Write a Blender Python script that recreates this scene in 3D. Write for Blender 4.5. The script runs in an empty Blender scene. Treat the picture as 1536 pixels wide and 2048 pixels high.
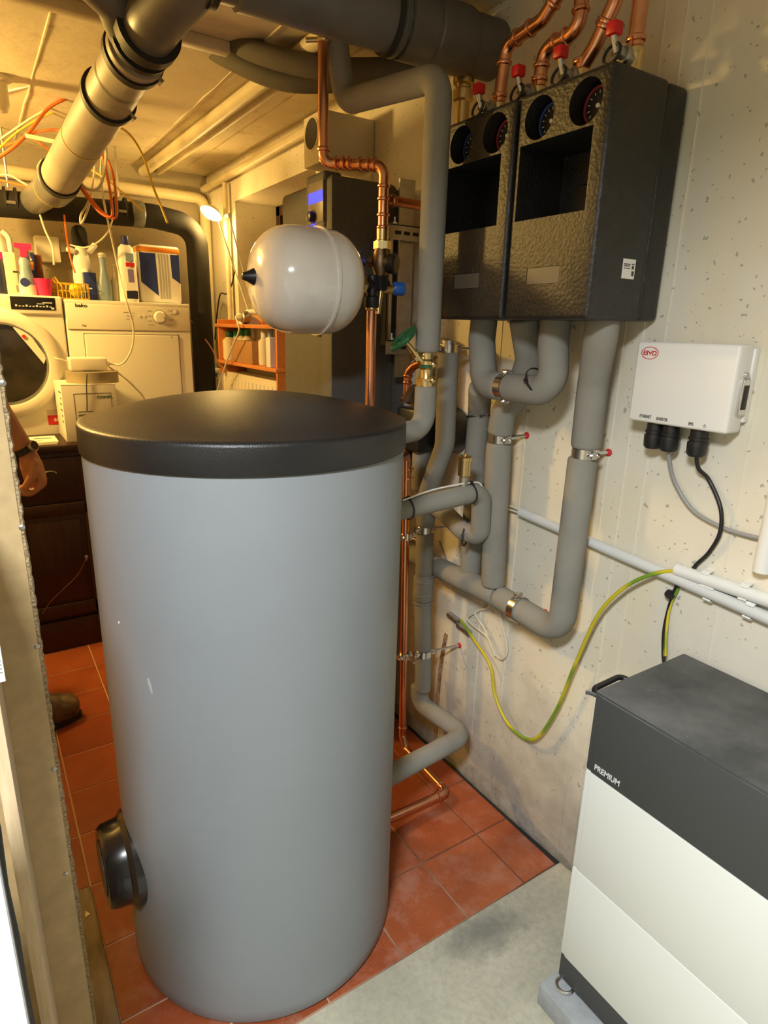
import bpy, bmesh, math, random
from mathutils import Vector, Matrix, Quaternion
random.seed(7)
S = bpy.context.scene
COL = S.collection
# ------------------------------------------------------------------ camera
YAW, PITCH, ROLL, FPX, CAMZ = 0.579351, 0.285452, -0.026301, 1245.32, 1.44
_f = Vector((math.sin(YAW)*math.cos(PITCH), math.cos(YAW)*math.cos(PITCH), -math.sin(PITCH)))
_r = Vector((math.cos(YAW), -math.sin(YAW), 0)); _d = _f.cross(_r)
_c, _s = math.cos(ROLL), math.sin(ROLL)
CR, CD, CF = _c*_r+_s*_d, -_s*_r+_c*_d, _f
CAM = Vector((0, 0, CAMZ))
cd = bpy.data.cameras.new('camera'); cam = bpy.data.objects.new('camera', cd); COL.objects.link(cam)
mw = Matrix((( CR.x, -CD.x, -CF.x, 0), (CR.y, -CD.y, -CF.y, 0), (CR.z, -CD.z, -CF.z, CAMZ), (0, 0, 0, 1)))
cam.matrix_world = mw
cd.sensor_fit = 'VERTICAL'; cd.sensor_height = 36; cd.sensor_width = 27; cd.lens = FPX/2048*36
cd.clip_start = .02; cd.clip_end = 50
S.camera = cam
# ------------------------------------------------------------------ world, view, lamps
wd = bpy.data.worlds.new('world'); S.world = wd; wd.use_nodes = True
wd.node_tree.nodes['Background'].inputs[0].default_value = (.9, .95, 1, 1)
wd.node_tree.nodes['Background'].inputs[1].default_value = .02
S.view_settings.view_transform = 'Standard'; S.view_settings.look = 'None'
S.view_settings.exposure = 0.0; S.view_settings.gamma = 1; S.view_settings.use_curve_mapping = False
WARM = (1.0, .62, .17)
COOL = (.93, .98, 1.0)
def lamp(name, kind, loc, power, col, size=.1, size_y=None, rot=None):
    l = bpy.data.lights.new(name, kind); l.energy = power; l.color = col
    if kind == 'AREA':
        l.shape = 'RECTANGLE'; l.size = size; l.size_y = size_y or size; l.spread = math.radians(160)
    else: l.shadow_soft_size = size
    o = bpy.data.objects.new(name, l); COL.objects.link(o); o.location = loc
    if rot: o.rotation_euler = rot
    return o
lamp('front_ceiling_light', 'AREA', (-.40, -.05, 2.13), 62, COOL, .42, .24)       # lamp over the battery bay, left of camera
lamp('laundry_ceiling_light', 'POINT', (-.42, 2.82, 2.03), 84, WARM, .06)         # bulb in the laundry

# ------------------------------------------------------------------ helpers
W = 1.225            # inner face of the right wall
ZC = 2.225           # ceiling
YB = 3.75            # back wall
def P(px, py, x=None, y=None, z=None, d=None):
    v = CR*((px-768)/FPX)+CD*((py-1024)/FPX)+CF
    if d is not None: return CAM+v*d
    if x is not None: return CAM+v*((x-CAM.x)/v.x)
    if y is not None: return CAM+v*((y-CAM.y)/v.y)
    return CAM+v*((z-CAM.z)/v.z)
ORG = {}
def V(*a): return Vector(a)
def thing(name, label, cat, loc, group=None, kind=None):
    o = bpy.data.objects.new(name, None); COL.objects.link(o); o.location = loc; o.empty_display_size = .05
    if label: o['label'] = label
    if cat: o['category'] = cat
    if group: o['group'] = group
    if kind: o['kind'] = kind
    ORG[o.name] = Vector(loc)
    return o
def part(name, bm, m, parent=None, label=None, cat=None, group=None, kind=None, smooth=38, loc=None):
    me = bpy.data.meshes.new(name)
    bmesh.ops.recalc_face_normals(bm, faces=bm.faces)
    bm.to_mesh(me); bm.free()
    for mm in (m if isinstance(m, (list, tuple)) else [m]): me.materials.append(mm)
    if smooth:
        me.shade_smooth(); me.set_sharp_from_angle(angle=math.radians(smooth))
    o = bpy.data.objects.new(name, me); COL.objects.link(o)
    if parent is not None:
        org = ORG[parent.name]; o.parent = parent
    else:
        if loc is None:
            xs = [v.co for v in me.vertices]
            loc = Vector(((min(c.x for c in xs)+max(c.x for c in xs))/2, (min(c.y for c in xs)+max(c.y for c in xs))/2, min(c.z for c in xs)))
        org = Vector(loc); o.location = org
    me.transform(Matrix.Translation(-org)); ORG[o.name] = org
    if label: o['label'] = label
    if cat: o['category'] = cat
    if group: o['group'] = group
    if kind: o['kind'] = kind
    return o
def B(): return bmesh.new()
def bevel(bm, edges, w, seg=2):
    bmesh.ops.bevel(bm, geom=list(edges), offset=w, segments=seg, profile=.5, affect='EDGES')
def box(bm, x0, x1, y0, y1, z0, z1, bev=0, seg=2, M=None):
    b = bmesh.new(); bmesh.ops.create_cube(b, size=1)
    bmesh.ops.scale(b, vec=(abs(x1-x0), abs(y1-y0), abs(z1-z0)), verts=b.verts)
    if bev: bevel(b, b.edges, min(bev, .49*min(abs(x1-x0), abs(y1-y0), abs(z1-z0))), seg)
    bmesh.ops.translate(b, vec=((x0+x1)/2, (y0+y1)/2, (z0+z1)/2), verts=b.verts)
    if M is not None: bmesh.ops.transform(b, matrix=M, verts=b.verts)
    join(bm, b); return bm
def join(bm, b, mi=None):
    if mi is not None:
        for f in b.faces: f.material_index = mi
    me = bpy.data.meshes.new('tmp'); b.to_mesh(me); b.free(); bm.from_mesh(me); bpy.data.meshes.remove(me)
def frame(ax):
    ax = Vector(ax).normalized(); t = Vector((0, 0, 1)) if abs(ax.z) < .9 else Vector((1, 0, 0))
    u = ax.cross(t).normalized(); return ax, u, ax.cross(u)
def rings(bm, rs, cap=True, closed=False):
    vs = [[bm.verts.new(p) for p in r] for r in rs]; n = len(vs[0]); m = len(vs)
    for i in range(m if closed else m-1):
        a, b = vs[i], vs[(i+1) % m]
        for k in range(n):
            try: bm.faces.new((a[k], a[(k+1) % n], b[(k+1) % n], b[k]))
            except ValueError: pass
    if cap and not closed:
        bm.faces.new(vs[0][::-1]); bm.faces.new(vs[-1])
    return bm
def lathe(bm, o, ax, prof, n=28, cap=True, sx=1, sy=1, u0=None):
    """prof = [(radius, height along axis)]"""
    o = Vector(o); ax, u, w = frame(ax)
    if u0 is not None: u = Vector(u0).normalized(); w = ax.cross(u)
    rs = []
    for r, h in prof:
        r = max(r, 1e-5)
        rs.append([o+ax*h+u*(r*sx*math.cos(2*math.pi*k/n))+w*(r*sy*math.sin(2*math.pi*k/n)) for k in range(n)])
    return rings(bm, rs, cap)
def cyl(bm, a, b, r, r2=None, n=20, bev=0):
    a = Vector(a); b = Vector(b); L = (b-a).length; r2 = r if r2 is None else r2
    pr = [(r, 0), (r2, L)] if not bev else [(r-bev, 0), (r, bev), (r2, L-bev), (r2-bev, L)]
    return lathe(bm, a, b-a, pr, n)
def fillet(pts, fil, seg=8):
    pts = [Vector(p) for p in pts]; out = [pts[0]]
    for i in range(1, len(pts)-1):
        p = pts[i]; a = pts[i-1]-p; b = pts[i+1]-p; la, lb = a.length, b.length
        f = fil[i] if isinstance(fil, (list, tuple)) else fil
        a.normalize(); b.normalize(); ang = a.angle(b)
        if ang > 3.10 or f <= 0: out.append(p); continue
        t = min(f/math.tan(ang/2), la*.49, lb*.49); r = t*math.tan(ang/2)
        c = p+(a+b).normalized()*(r/math.sin(ang/2))
        v0 = p+a*t-c; v1 = p+b*t-c; tot = v0.angle(v1)
        k = max(2, int(seg*tot/1.57)+1); axx = v0.cross(v1).normalized()
        for j in range(k+1): out.append(c+Quaternion(axx, tot*j/k) @ v0)
    out.append(pts[-1]); return out
def spline(pts, k=8):
    pts = [Vector(p) for p in pts]; q = [pts[0]*2-pts[1]]+pts+[pts[-1]*2-pts[-2]]; out = []
    for i in range(1, len(q)-2):
        a, b, c, d = q[i-1:i+3]
        for j in range(k):
            t = j/k; out.append(.5*((2*b)+(c-a)*t+(2*a-5*b+4*c-d)*t*t+(3*b-a-3*c+d)*t**3))
    out.append(pts[-1]); return out
def sweep(bm, pts, r, n=16, rf=None, cap=True, closed=False):
    L = [0]
    for i in range(1, len(pts)): L.append(L[-1]+(pts[i]-pts[i-1]).length)
    m = len(pts)
    tan = []
    for i in range(m):
        if closed: t = pts[(i+1) % m]-pts[i-1]
        else: t = pts[min(i+1, m-1)]-pts[max(i-1, 0)]
        tan.append(t.normalized() if t.length > 1e-9 else Vector((0, 0, 1)))
    _, u, _w = frame(tan[0]); rs = []
    for i in range(m):
        t = tan[i]; u = (u-t*u.dot(t)).normalized(); w = t.cross(u)
        rr = r if rf is None else rf(L[i], L[-1])
        rs.append([pts[i]+u*(rr*math.cos(2*math.pi*k/n))+w*(rr*math.sin(2*math.pi*k/n)) for k in range(n)])
    return rings(bm, rs, cap, closed)
def tube(bm, pts, r, fil=0.0, n=14, seg=8): return sweep(bm, fillet(pts, fil, seg), r, n)
def wire(bm, pts, r, n=8, k=8): return sweep(bm, spline(pts, k), r, n)
def ringband(bm, c, ax, r, wdt, th, n=28):
    return rings(bm, [[Vector(c)+a*h+(u*math.cos(t)+w*math.sin(t))*rr for t in [2*math.pi*k/n for k in range(n)]]
        for (a, u, w) in [frame(ax)] for rr, h in ((r, -wdt/2), (r+th, -wdt/2), (r+th, wdt/2), (r, wdt/2))], cap=False, closed=True)
def sph(bm, c, r, sc=(1, 1, 1), n=16, M=None):
    b = bmesh.new(); bmesh.ops.create_uvsphere(b, u_segments=n, v_segments=max(6, n//2), radius=r)
    bmesh.ops.scale(b, vec=sc, verts=b.verts)
    if M is not None: bmesh.ops.transform(b, matrix=M, verts=b.verts)
    bmesh.ops.translate(b, vec=c, verts=b.verts); join(bm, b); return bm
def prism(bm, poly, ext):
    vs = [bm.verts.new(Vector(p)) for p in poly]; f = bm.faces.new(vs)
    g = bmesh.ops.extrude_face_region(bm, geom=[f])
    bmesh.ops.translate(bm, vec=Vector(ext), verts=[e for e in g['geom'] if isinstance(e, bmesh.types.BMVert)])
    return bm
def cut(bma, cutters):
    """boolean difference through a temporary object"""
    def tmp(b):
        bmesh.ops.recalc_face_normals(b, faces=b.faces)
        me = bpy.data.meshes.new('tmp'); b.to_mesh(me); b.free(); o = bpy.data.objects.new('tmp', me); COL.objects.link(o); return o
    a = tmp(bma); cs = [tmp(c) for c in cutters]
    for c in cs:
        md = a.modifiers.new('b', 'BOOLEAN'); md.operation = 'DIFFERENCE'; md.object = c; md.solver = 'EXACT'
    dg = bpy.context.evaluated_depsgraph_get()
    me = bpy.data.meshes.new_from_object(a.evaluated_get(dg)); out = bmesh.new(); out.from_mesh(me)
    for o in [a]+cs:
        m = o.data; bpy.data.objects.remove(o); bpy.data.meshes.remove(m)
    bpy.data.meshes.remove(me); return out
def text(s, size, loc, right, up, m, parent, name='lettering', ext=.0004, sx=1, bold=0, align='CENTER'):
    cu = bpy.data.curves.new('t', 'FONT'); cu.body = s; cu.size = size; cu.extrude = ext; cu.align_x = align; cu.align_y = 'CENTER'; cu.offset = bold
    o = bpy.data.objects.new('t', cu); COL.objects.link(o)
    dg = bpy.context.evaluated_depsgraph_get(); me = bpy.data.meshes.new_from_object(o.evaluated_get(dg))
    bpy.data.objects.remove(o); bpy.data.curves.remove(cu)
    r = Vector(right).normalized(); u = Vector(up).normalized(); nn = r.cross(u)
    me.transform(Matrix(((r.x*sx, u.x, nn.x, loc[0]), (r.y*sx, u.y, nn.y, loc[1]), (r.z*sx, u.z, nn.z, loc[2]), (0, 0, 0, 1))))
    bm = bmesh.new(); bm.from_mesh(me); bpy.data.meshes.remove(me)
    return part(name, bm, m, parent, smooth=0)
def copy_tree(o, parent=None, loc=None, label=None):
    c = o.copy(); COL.objects.link(c)
    if parent is not None: c.parent = parent
    if loc is not None: c.location = loc
    if label: c['label'] = label
    ORG[c.name] = Vector(c.location)
    for ch in [k for k in bpy.data.objects if k.parent == o]: copy_tree(ch, c)
    return c

# ------------------------------------------------------------------ materials
def lin(r, g, b):
    f = lambda c: ((c/255+.055)/1.055)**2.4 if c > 10 else c/255/12.92
    return (f(r), f(g), f(b))
def nt(name):
    m = bpy.data.materials.new(name); m.use_nodes = True; t = m.node_tree; return m, t, t.nodes['Principled BSDF']
def nd(t, typ, **k):
    n = t.nodes.new(typ)
    for a, v in k.items():
        if a.startswith('i_'): n.inputs[a[2:].replace('_', ' ')].default_value = v
        else: setattr(n, a, v)
    return n
def ramp(t, fac, stops, interp='LINEAR'):
    n = nd(t, 'ShaderNodeValToRGB'); t.links.new(fac, n.inputs[0]); e = n.color_ramp.elements; n.color_ramp.interpolation = interp
    for i, (p, c) in enumerate(stops):
        x = e[i] if i < 2 else e.new(p)
        x.position = p; x.color = (*c, 1) if len(c) == 3 else c
    return n.outputs[0]
def mixc(t, fac, a, b, mode='MIX'):
    n = nd(t, 'ShaderNodeMix', data_type='RGBA', blend_type=mode)
    for k, v in ((0, fac), (6, a), (7, b)):
        if isinstance(v, (int, float)): n.inputs[k].default_value = v
        elif isinstance(v, tuple): n.inputs[k].default_value = (*v, 1)
        else: t.links.new(v, n.inputs[k])
    return n.outputs[2]
def coords(t, scale=(1, 1, 1)):
    c = nd(t, 'ShaderNodeTexCoord'); mp = nd(t, 'ShaderNodeMapping'); mp.inputs['Scale'].default_value = scale
    t.links.new(c.outputs['Object'], mp.inputs[0]); return mp.outputs[0]
def noise(t, vec, scale, detail=4, rough=.55):
    n = nd(t, 'ShaderNodeTexNoise'); n.inputs['Scale'].default_value = scale; n.inputs['Detail'].default_value = detail; n.inputs['Roughness'].default_value = rough
    t.links.new(vec, n.inputs['Vector']); return n.outputs[0]
def bumpn(t, h, dist, strength, bs, prev=None):
    n = nd(t, 'ShaderNodeBump'); n.inputs['Strength'].default_value = strength; n.inputs['Distance'].default_value = dist
    t.links.new(h, n.inputs['Height'])
    if prev is not None: t.links.new(prev, n.inputs['Normal'])
    t.links.new(n.outputs[0], bs.inputs['Normal']); return n.outputs[0]
def MAT(name, col, rough=.5, metal=0, var=0, vs=12, bump=0, bs=300, bd=.001, coat=0, col2=None, spec=.5, emit=None, es=0, stretch=(1, 1, 1), alpha=1, trans=0):
    m, t, b = nt(name); b.inputs['Roughness'].default_value = rough; b.inputs['Metallic'].default_value = metal
    b.inputs['Base Color'].default_value = (*col, 1); b.inputs['Specular IOR Level'].default_value = spec
    b.inputs['Coat Weight'].default_value = coat; b.inputs['Coat Roughness'].default_value = .08
    if trans: b.inputs['Transmission Weight'].default_value = trans
    if emit: b.inputs['Emission Color'].default_value = (*emit, 1); b.inputs['Emission Strength'].default_value = es
    vec = coords(t, stretch)
    if var or col2:
        n = noise(t, vec, vs)
        c2 = col2 or tuple(c*(1-var) for c in col); c1 = col if col2 else tuple(min(1, c*(1+var*.6)) for c in col)
        t.links.new(ramp(t, n, [(.32, c2), (.68, c1)]), b.inputs['Base Color'])
    if bump: bumpn(t, noise(t, vec, bs, 3), bd, bump, b)
    return m

def wall_mat(name, base, dirt):
    m, t, b = nt(name); v = coords(t); b.inputs['Roughness'].default_value = .72
    sep = nd(t, 'ShaderNodeSeparateXYZ'); t.links.new(v, sep.inputs[0])
    big = noise(t, v, 2.2, 5); col = ramp(t, big, [(.3, tuple(c*.86 for c in base)), (.62, base)])
    # yellowish patches in the old paint
    pt = noise(t, coords(t, (1, 1, .45)), 3.1, 6, .62); col = mixc(t, ramp(t, pt, [(.50, (0, 0, 0)), (.72, (.55, .55, .55))]), col, (base[0]*.98, base[1]*.86, base[2]*.62))
    # air pits of the formwork concrete
    vo = nd(t, 'ShaderNodeTexVoronoi'); vo.inputs['Scale'].default_value = 23; wv = nd(t, 'ShaderNodeVectorMath', operation='MULTIPLY_ADD'); nz = nd(t, 'ShaderNodeTexNoise'); nz.inputs['Scale'].default_value = 55; t.links.new(v, nz.inputs['Vector']); t.links.new(nz.outputs['Color'], wv.inputs[0]); wv.inputs[1].default_value = (.016, .016, .022); t.links.new(v, wv.inputs[2]); t.links.new(wv.outputs[0], vo.inputs['Vector'])
    ns = noise(t, v, 9, 3); thr = nd(t, 'ShaderNodeMath', operation='MULTIPLY_ADD'); t.links.new(ns, thr.inputs[0]); thr.inputs[1].default_value = .36; thr.inputs[2].default_value = -.105
    lt = nd(t, 'ShaderNodeMath', operation='LESS_THAN'); t.links.new(vo.outputs['Distance'], lt.inputs[0]); t.links.new(thr.outputs[0], lt.inputs[1])
    vf = nd(t, 'ShaderNodeTexVoronoi'); vf.inputs['Scale'].default_value = 64; t.links.new(wv.outputs[0], vf.inputs['Vector'])
    lf = nd(t, 'ShaderNodeMath', operation='LESS_THAN'); t.links.new(vf.outputs['Distance'], lf.inputs[0]); th2 = nd(t, 'ShaderNodeMath', operation='MULTIPLY_ADD'); t.links.new(noise(t, v, 31, 2), th2.inputs[0]); th2.inputs[1].default_value = .75; th2.inputs[2].default_value = -.265; t.links.new(th2.outputs[0], lf.inputs[1])
    pits = nd(t, 'ShaderNodeMath', operation='MAXIMUM'); t.links.new(lt.outputs[0], pits.inputs[0]); t.links.new(lf.outputs[0], pits.inputs[1])
    sp = nd(t, 'ShaderNodeMath', operation='MULTIPLY'); t.links.new(pits.outputs[0], sp.inputs[0]); sp.inputs[1].default_value = .68
    col = mixc(t, sp.outputs[0], col, tuple(c*.36 for c in base))
    # rising damp and dirt near the floor with a ragged edge
    if dirt:
        z2 = nd(t, 'ShaderNodeMath', operation='MULTIPLY_ADD'); t.links.new(noise(t, v, 7, 7, .65), z2.inputs[0]); z2.inputs[1].default_value = -.75; t.links.new(sep.outputs[2], z2.inputs[2])
        mr = nd(t, 'ShaderNodeMapRange'); t.links.new(z2.outputs[0], mr.inputs[0]); mr.inputs[1].default_value = -.40; mr.inputs[2].default_value = .12; mr.inputs[3].default_value = .85; mr.inputs[4].default_value = 0
        col = mixc(t, mr.outputs[0], col, tuple(c*.72 for c in dirt))
    t.links.new(col, b.inputs['Base Color'])
    n1 = bumpn(t, noise(t, v, 60, 5), .0015, .35, b)
    bumpn(t, pits.outputs[0], .002, -.6, b, n1)
    return m
def wood(name, c1, c2, axis='z', rough=.5, scale=9, dist=4):
    m, t, b = nt(name); b.inputs['Roughness'].default_value = rough
    sc = {'z': (6, 6, .5), 'x': (.5, 6, 6), 'y': (6, .5, 6)}[axis]
    v = coords(t, sc); n = noise(t, v, scale, 6, .6); n2 = noise(t, v, scale*5, 3)
    c = ramp(t, n, [(.3, c1), (.7, c2)]); c = mixc(t, .35, c, ramp(t, n2, [(.35, c1), (.65, c2)]))
    t.links.new(c, b.inputs['Base Color']); bumpn(t, n2, .0006, .3, b); return m
m_wall = wall_mat('painted_concrete_wall', (.78, .735, .62), (.33, .30, .26))
m_wallb = wall_mat('painted_concrete_plain', (.74, .66, .48), None)
m_insul = MAT('grey_foam_insulation', (.262, .252, .222), .82, var=.10, vs=9, bump=.35, bs=900, bd=.0006, spec=.25)
m_insul_d = MAT('old_dark_foam_insulation', (.135, .125, .105), .85, var=.14, vs=9, bump=.3, bs=700, bd=.0006, spec=.25)
m_foil = MAT('grey_foil_jacket', (.222, .242, .260), .44, var=.035, vs=5, bump=.10, bs=55, bd=.002, spec=.4)
m_lid = MAT('black_grained_plastic', (.012, .012, .0125), .37, bump=.6, bs=430, bd=.0009, spec=.5)
m_blk = MAT('black_plastic', (.014, .014, .015), .38, bump=.1, bs=500, bd=.0004)
m_blkg = MAT('glossy_black_plastic', (.012, .012, .013), .25, coat=.3)
m_rub = MAT('black_rubber', (.018, .017, .017), .6)
def epp_mat():
    m, t, b = nt('black_foam_shell'); v = coords(t); b.inputs['Roughness'].default_value = .45; b.inputs['Specular IOR Level'].default_value = .65
    n = noise(t, v, 170, 4, .6); vo = nd(t, 'ShaderNodeTexVoronoi'); vo.inputs['Scale'].default_value = 130; t.links.new(v, vo.inputs['Vector'])
    t.links.new(ramp(t, noise(t, v, 40, 5), [(.35, (.008, .008, .008)), (.75, (.017, .0165, .016))]), b.inputs['Base Color'])
    bb = bumpn(t, n, .0016, .7, b); bumpn(t, vo.outputs['Distance'], .0014, .5, b, bb); return m
m_epp = epp_mat()
m_epp2 = MAT('dark_grey_foam_shell', (.095, .092, .088), .6, var=.25, vs=260, bump=.6, bs=260, bd=.0014)
m_dark = MAT('dark_recess', (.008, .008, .009), .5)
m_plate = MAT('brown_grey_plate', (.085, .075, .062), .45, bump=.15, bs=400, bd=.0004)
m_cu = MAT('copper', (.80, .39, .235), .26, 1, var=.16, vs=16)
m_cu_d = MAT('dull_copper', (.50, .20, .10), .34, 1, var=.3, vs=18)
m_brass = MAT('brass', (.72, .56, .27), .28, 1, var=.1, vs=25)
m_bronze = MAT('cast_bronze', (.23, .155, .095), .42, 1, var=.2, vs=40, bump=.2, bs=300)
m_chrome = MAT('zinc_steel', (.72, .72, .72), .25, 1)
m_steel = MAT('galvanised_steel', (.50, .50, .49), .40, 1, var=.15, vs=30)
m_enamel = MAT('cream_enamel', (.80, .77, .70), .16, coat=.6)
m_wht = MAT('white_plastic', (.80, .80, .77), .42, bump=.04, bs=400)
m_conduit = MAT('grey_white_conduit', (.66, .67, .66), .38)
m_app = MAT('white_appliance_enamel', (.84, .82, .74), .28)
m_batw = MAT('battery_white_panel', (.70, .715, .675), .50, bump=.05, bs=700, bd=.0004)
def dusty():
    m, t, b = nt('anthracite_dusty_top'); v = coords(t); b.inputs['Roughness'].default_value = .62
    g = nd(t, 'ShaderNodeNewGeometry'); s = nd(t, 'ShaderNodeSeparateXYZ'); t.links.new(g.outputs['Normal'], s.inputs[0])
    n = noise(t, v, 5.5, 7, .62); n2 = noise(t, v, 130, 2)
    d = ramp(t, n, [(.40, (.05, .05, .05)), (.70, (.62, .62, .62))]); up = nd(t, 'ShaderNodeMath', operation='GREATER_THAN'); t.links.new(s.outputs[2], up.inputs[0]); up.inputs[1].default_value = .8
    f = nd(t, 'ShaderNodeMath', operation='MULTIPLY'); t.links.new(d, f.inputs[0]); t.links.new(up.outputs[0], f.inputs[1])
    c = mixc(t, f.outputs[0], (.050, .053, .052), (.21, .21, .20)); sp = ramp(t, n2, [(.74, (0, 0, 0)), (.78, (1, 1, 1))])
    f2 = nd(t, 'ShaderNodeMath', operation='MULTIPLY'); t.links.new(sp, f2.inputs[0]); t.links.new(f.outputs[0], f2.inputs[1])
    c = mixc(t, f2.outputs[0], c, (.6, .6, .58)); t.links.new(c, b.inputs['Base Color']); bumpn(t, noise(t, v, 600, 2), .0005, .2, b); return m
m_anth = dusty()
m_red = MAT('red_plastic', (.62, .012, .016), .4)
m_redp = MAT('red_print', (.60, .02, .025), .5)
m_blue = MAT('blue_plastic', (.02, .13, .55), .38)
m_blued = MAT('deep_blue_plastic', (.03, .05, .23), .4)
m_green = MAT('green_plastic', (.012, .10, .035), .45)
m_ink = MAT('dark_print', (.05, .05, .05), .6)
m_lpr = MAT('light_print', (.62, .64, .64), .5)
m_paper = MAT('white_paper', (.82, .80, .74), .7, bump=.05, bs=200)
m_lcd = MAT('blue_lit_display', (.02, .03, .3), .3, emit=(.015, .03, 1), es=3.2)
m_drain = MAT('grey_drain_pipe', (.36, .33, .26), .5, var=.18, vs=7, bump=.08, bs=120)
m_blackpipe = MAT('black_insulated_drain', (.012, .011, .010), .85, var=.3, vs=9, bump=.2, bs=200)
m_wallback = wall_mat('dark_concrete_wall', (.34, .29, .21), None)
m_drain_d = MAT('dark_grey_drain_pipe', (.13, .13, .125), .40, var=.2, vs=7, bump=.08, bs=120)
m_cream = MAT('cream_painted_pipe', (.68, .60, .41), .5, var=.12, vs=10)
m_creamp = MAT('cream_paint', (.74, .68, .52), .45, var=.06, vs=10)
m_ygreen = None
def striped(name, a, b_, tw=26):
    m, t, b = nt(name); b.inputs['Roughness'].default_value = .4
    v = coords(t); n = nd(t, 'ShaderNodeTexNoise'); n.inputs['Scale'].default_value = tw; n.inputs['Detail'].default_value = 0; t.links.new(v, n.inputs[0])
    t.links.new(ramp(t, n.outputs[0], [(.40, a), (.52, b_)]), b.inputs['Base Color']); return m
m_earth = striped('yellow_green_wire', (.16, .30, .02), (.60, .50, .02), 9)
m_wgrey = MAT('grey_cable', (.30, .30, .30), .45)
m_wwht = MAT('cream_cable', (.70, .66, .52), .5)
m_worg = MAT('orange_cable', (.72, .16, .03), .5)
m_wyel = MAT('yellow_cable', (.72, .50, .06), .5)
m_wbrn = MAT('brown_cable', (.20, .07, .03), .55)
m_oak = wood('pale_oak_laminate', (.52, .37, .20), (.72, .56, .36), 'z', .5)
m_dwood = wood('dark_stained_oak', (.014, .0045, .002), (.045, .015, .0065), 'z', .45)
m_owood = wood('orange_varnished_pine', (.55, .17, .035), (.72, .28, .07), 'y', .45)
m_raw = wood('raw_timber', (.28, .22, .14), (.55, .46, .32), 'y', .7)
m_mdf = MAT('tan_hardboard', (.50, .36, .18), .55, var=.13, vs=30, bump=.12, bs=300)
def chip():
    m, t, b = nt('torn_chipboard_edge'); v = coords(t); b.inputs['Roughness'].default_value = .85
    n = noise(t, v, 260, 4, .7); t.links.new(ramp(t, n, [(.3, (.07, .045, .02)), (.5, (.38, .27, .14)), (.7, (.62, .49, .30))]), b.inputs['Base Color'])
    bumpn(t, n, .004, .9, b); return m
m_chip = chip()
m_card = MAT('brown_cardboard', (.42, .22, .08), .75, var=.1, vs=14)
m_skin = MAT('skin', (.50, .23, .13), .5, var=.10, vs=25, bump=.15, bs=260, bd=.0008)
m_trou = MAT('dark_work_trousers', (.020, .020, .022), .85, bump=.3, bs=500)
m_shirt = MAT('dark_blue_tshirt', (.018, .022, .035), .85, bump=.3, bs=500)
m_boot = MAT('worn_leather_boot', (.13, .092, .055), .45, var=.65, vs=30, bump=.5, bs=60, bd=.003)
m_hair = MAT('dark_brown_hair', (.03, .018, .01), .6, bump=.8, bs=200)
def tile_mat():
    m, t, b = nt('red_clay_tile'); b.inputs['Roughness'].default_value = .34; v = coords(t)
    oi = nd(t, 'ShaderNodeObjectInfo'); c = ramp(t, oi.outputs['Random'], [(0, (.27, .062, .022)), (.5, (.33, .080, .027)), (1, (.375, .100, .036))])
    g = nd(t, 'ShaderNodeNewGeometry'); n = noise(t, g.outputs['Position'], 7, 5); c = mixc(t, ramp(t, n, [(.35, (.45, .45, .45)), (.6, (0, 0, 0))]), c, (.19, .036, .014))
    # pale building dust lying on the tiles near the tank foot
    s = nd(t, 'ShaderNodeSeparateXYZ'); t.links.new(g.outputs['Position'], s.inputs[0])
    mr = nd(t, 'ShaderNodeMapRange'); t.links.new(s.outputs[1], mr.inputs[0]); mr.inputs[1].default_value = 1.75; mr.inputs[2].default_value = 1.0; mr.inputs[3].default_value = 0; mr.inputs[4].default_value = 1
    d = ramp(t, noise(t, g.outputs['Position'], 9, 7, .7), [(.48, (0, 0, 0)), (.80, (.75, .75, .75))]); sp = ramp(t, noise(t, g.outputs['Position'], 150, 3, .6), [(.60, (0, 0, 0)), (.72, (.9, .9, .9))])
    ad = nd(t, 'ShaderNodeMath', operation='MAXIMUM'); t.links.new(d, ad.inputs[0]); k = nd(t, 'ShaderNodeMath', operation='MULTIPLY'); t.links.new(sp, k.inputs[0]); k.inputs[1].default_value = .45; t.links.new(k.outputs[0], ad.inputs[1])
    f = nd(t, 'ShaderNodeMath', operation='MULTIPLY'); t.links.new(ad.outputs[0], f.inputs[0]); t.links.new(mr.outputs[0], f.inputs[1])
    f3 = nd(t, 'ShaderNodeMath', operation='MULTIPLY'); t.links.new(f.outputs[0], f3.inputs[0]); f3.inputs[1].default_value = .7
    c = mixc(t, f3.outputs[0], c, (.50, .33, .26)); t.links.new(c, b.inputs['Base Color'])
    r = nd(t, 'ShaderNodeMapRange'); t.links.new(f.outputs[0], r.inputs[0]); r.inputs[3].default_value = .36; r.inputs[4].default_value = .75; t.links.new(r.outputs[0], b.inputs['Roughness'])
    bumpn(t, noise(t, g.outputs['Position'], 45, 4), .0012, .35, b); return m
m_tile = tile_mat()
def grout_mat():
    m, t, b = nt('grout'); v = coords(t); b.inputs['Roughness'].default_value = .85; s = nd(t, 'ShaderNodeSeparateXYZ'); t.links.new(v, s.inputs[0])
    q = nd(t, 'ShaderNodeMath', operation='MULTIPLY_ADD'); t.links.new(noise(t, v, 5, 5), q.inputs[0]); q.inputs[1].default_value = 1.6; t.links.new(s.outputs[0], q.inputs[2])
    mr = nd(t, 'ShaderNodeMapRange'); t.links.new(q.outputs[0], mr.inputs[0]); mr.inputs[1].default_value = 1.1; mr.inputs[2].default_value = 1.9
    t.links.new(mixc(t, mr.outputs[0], (.55, .36, .24), (.16, .055, .030)), b.inputs['Base Color']); return m
m_grout = grout_mat()
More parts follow.
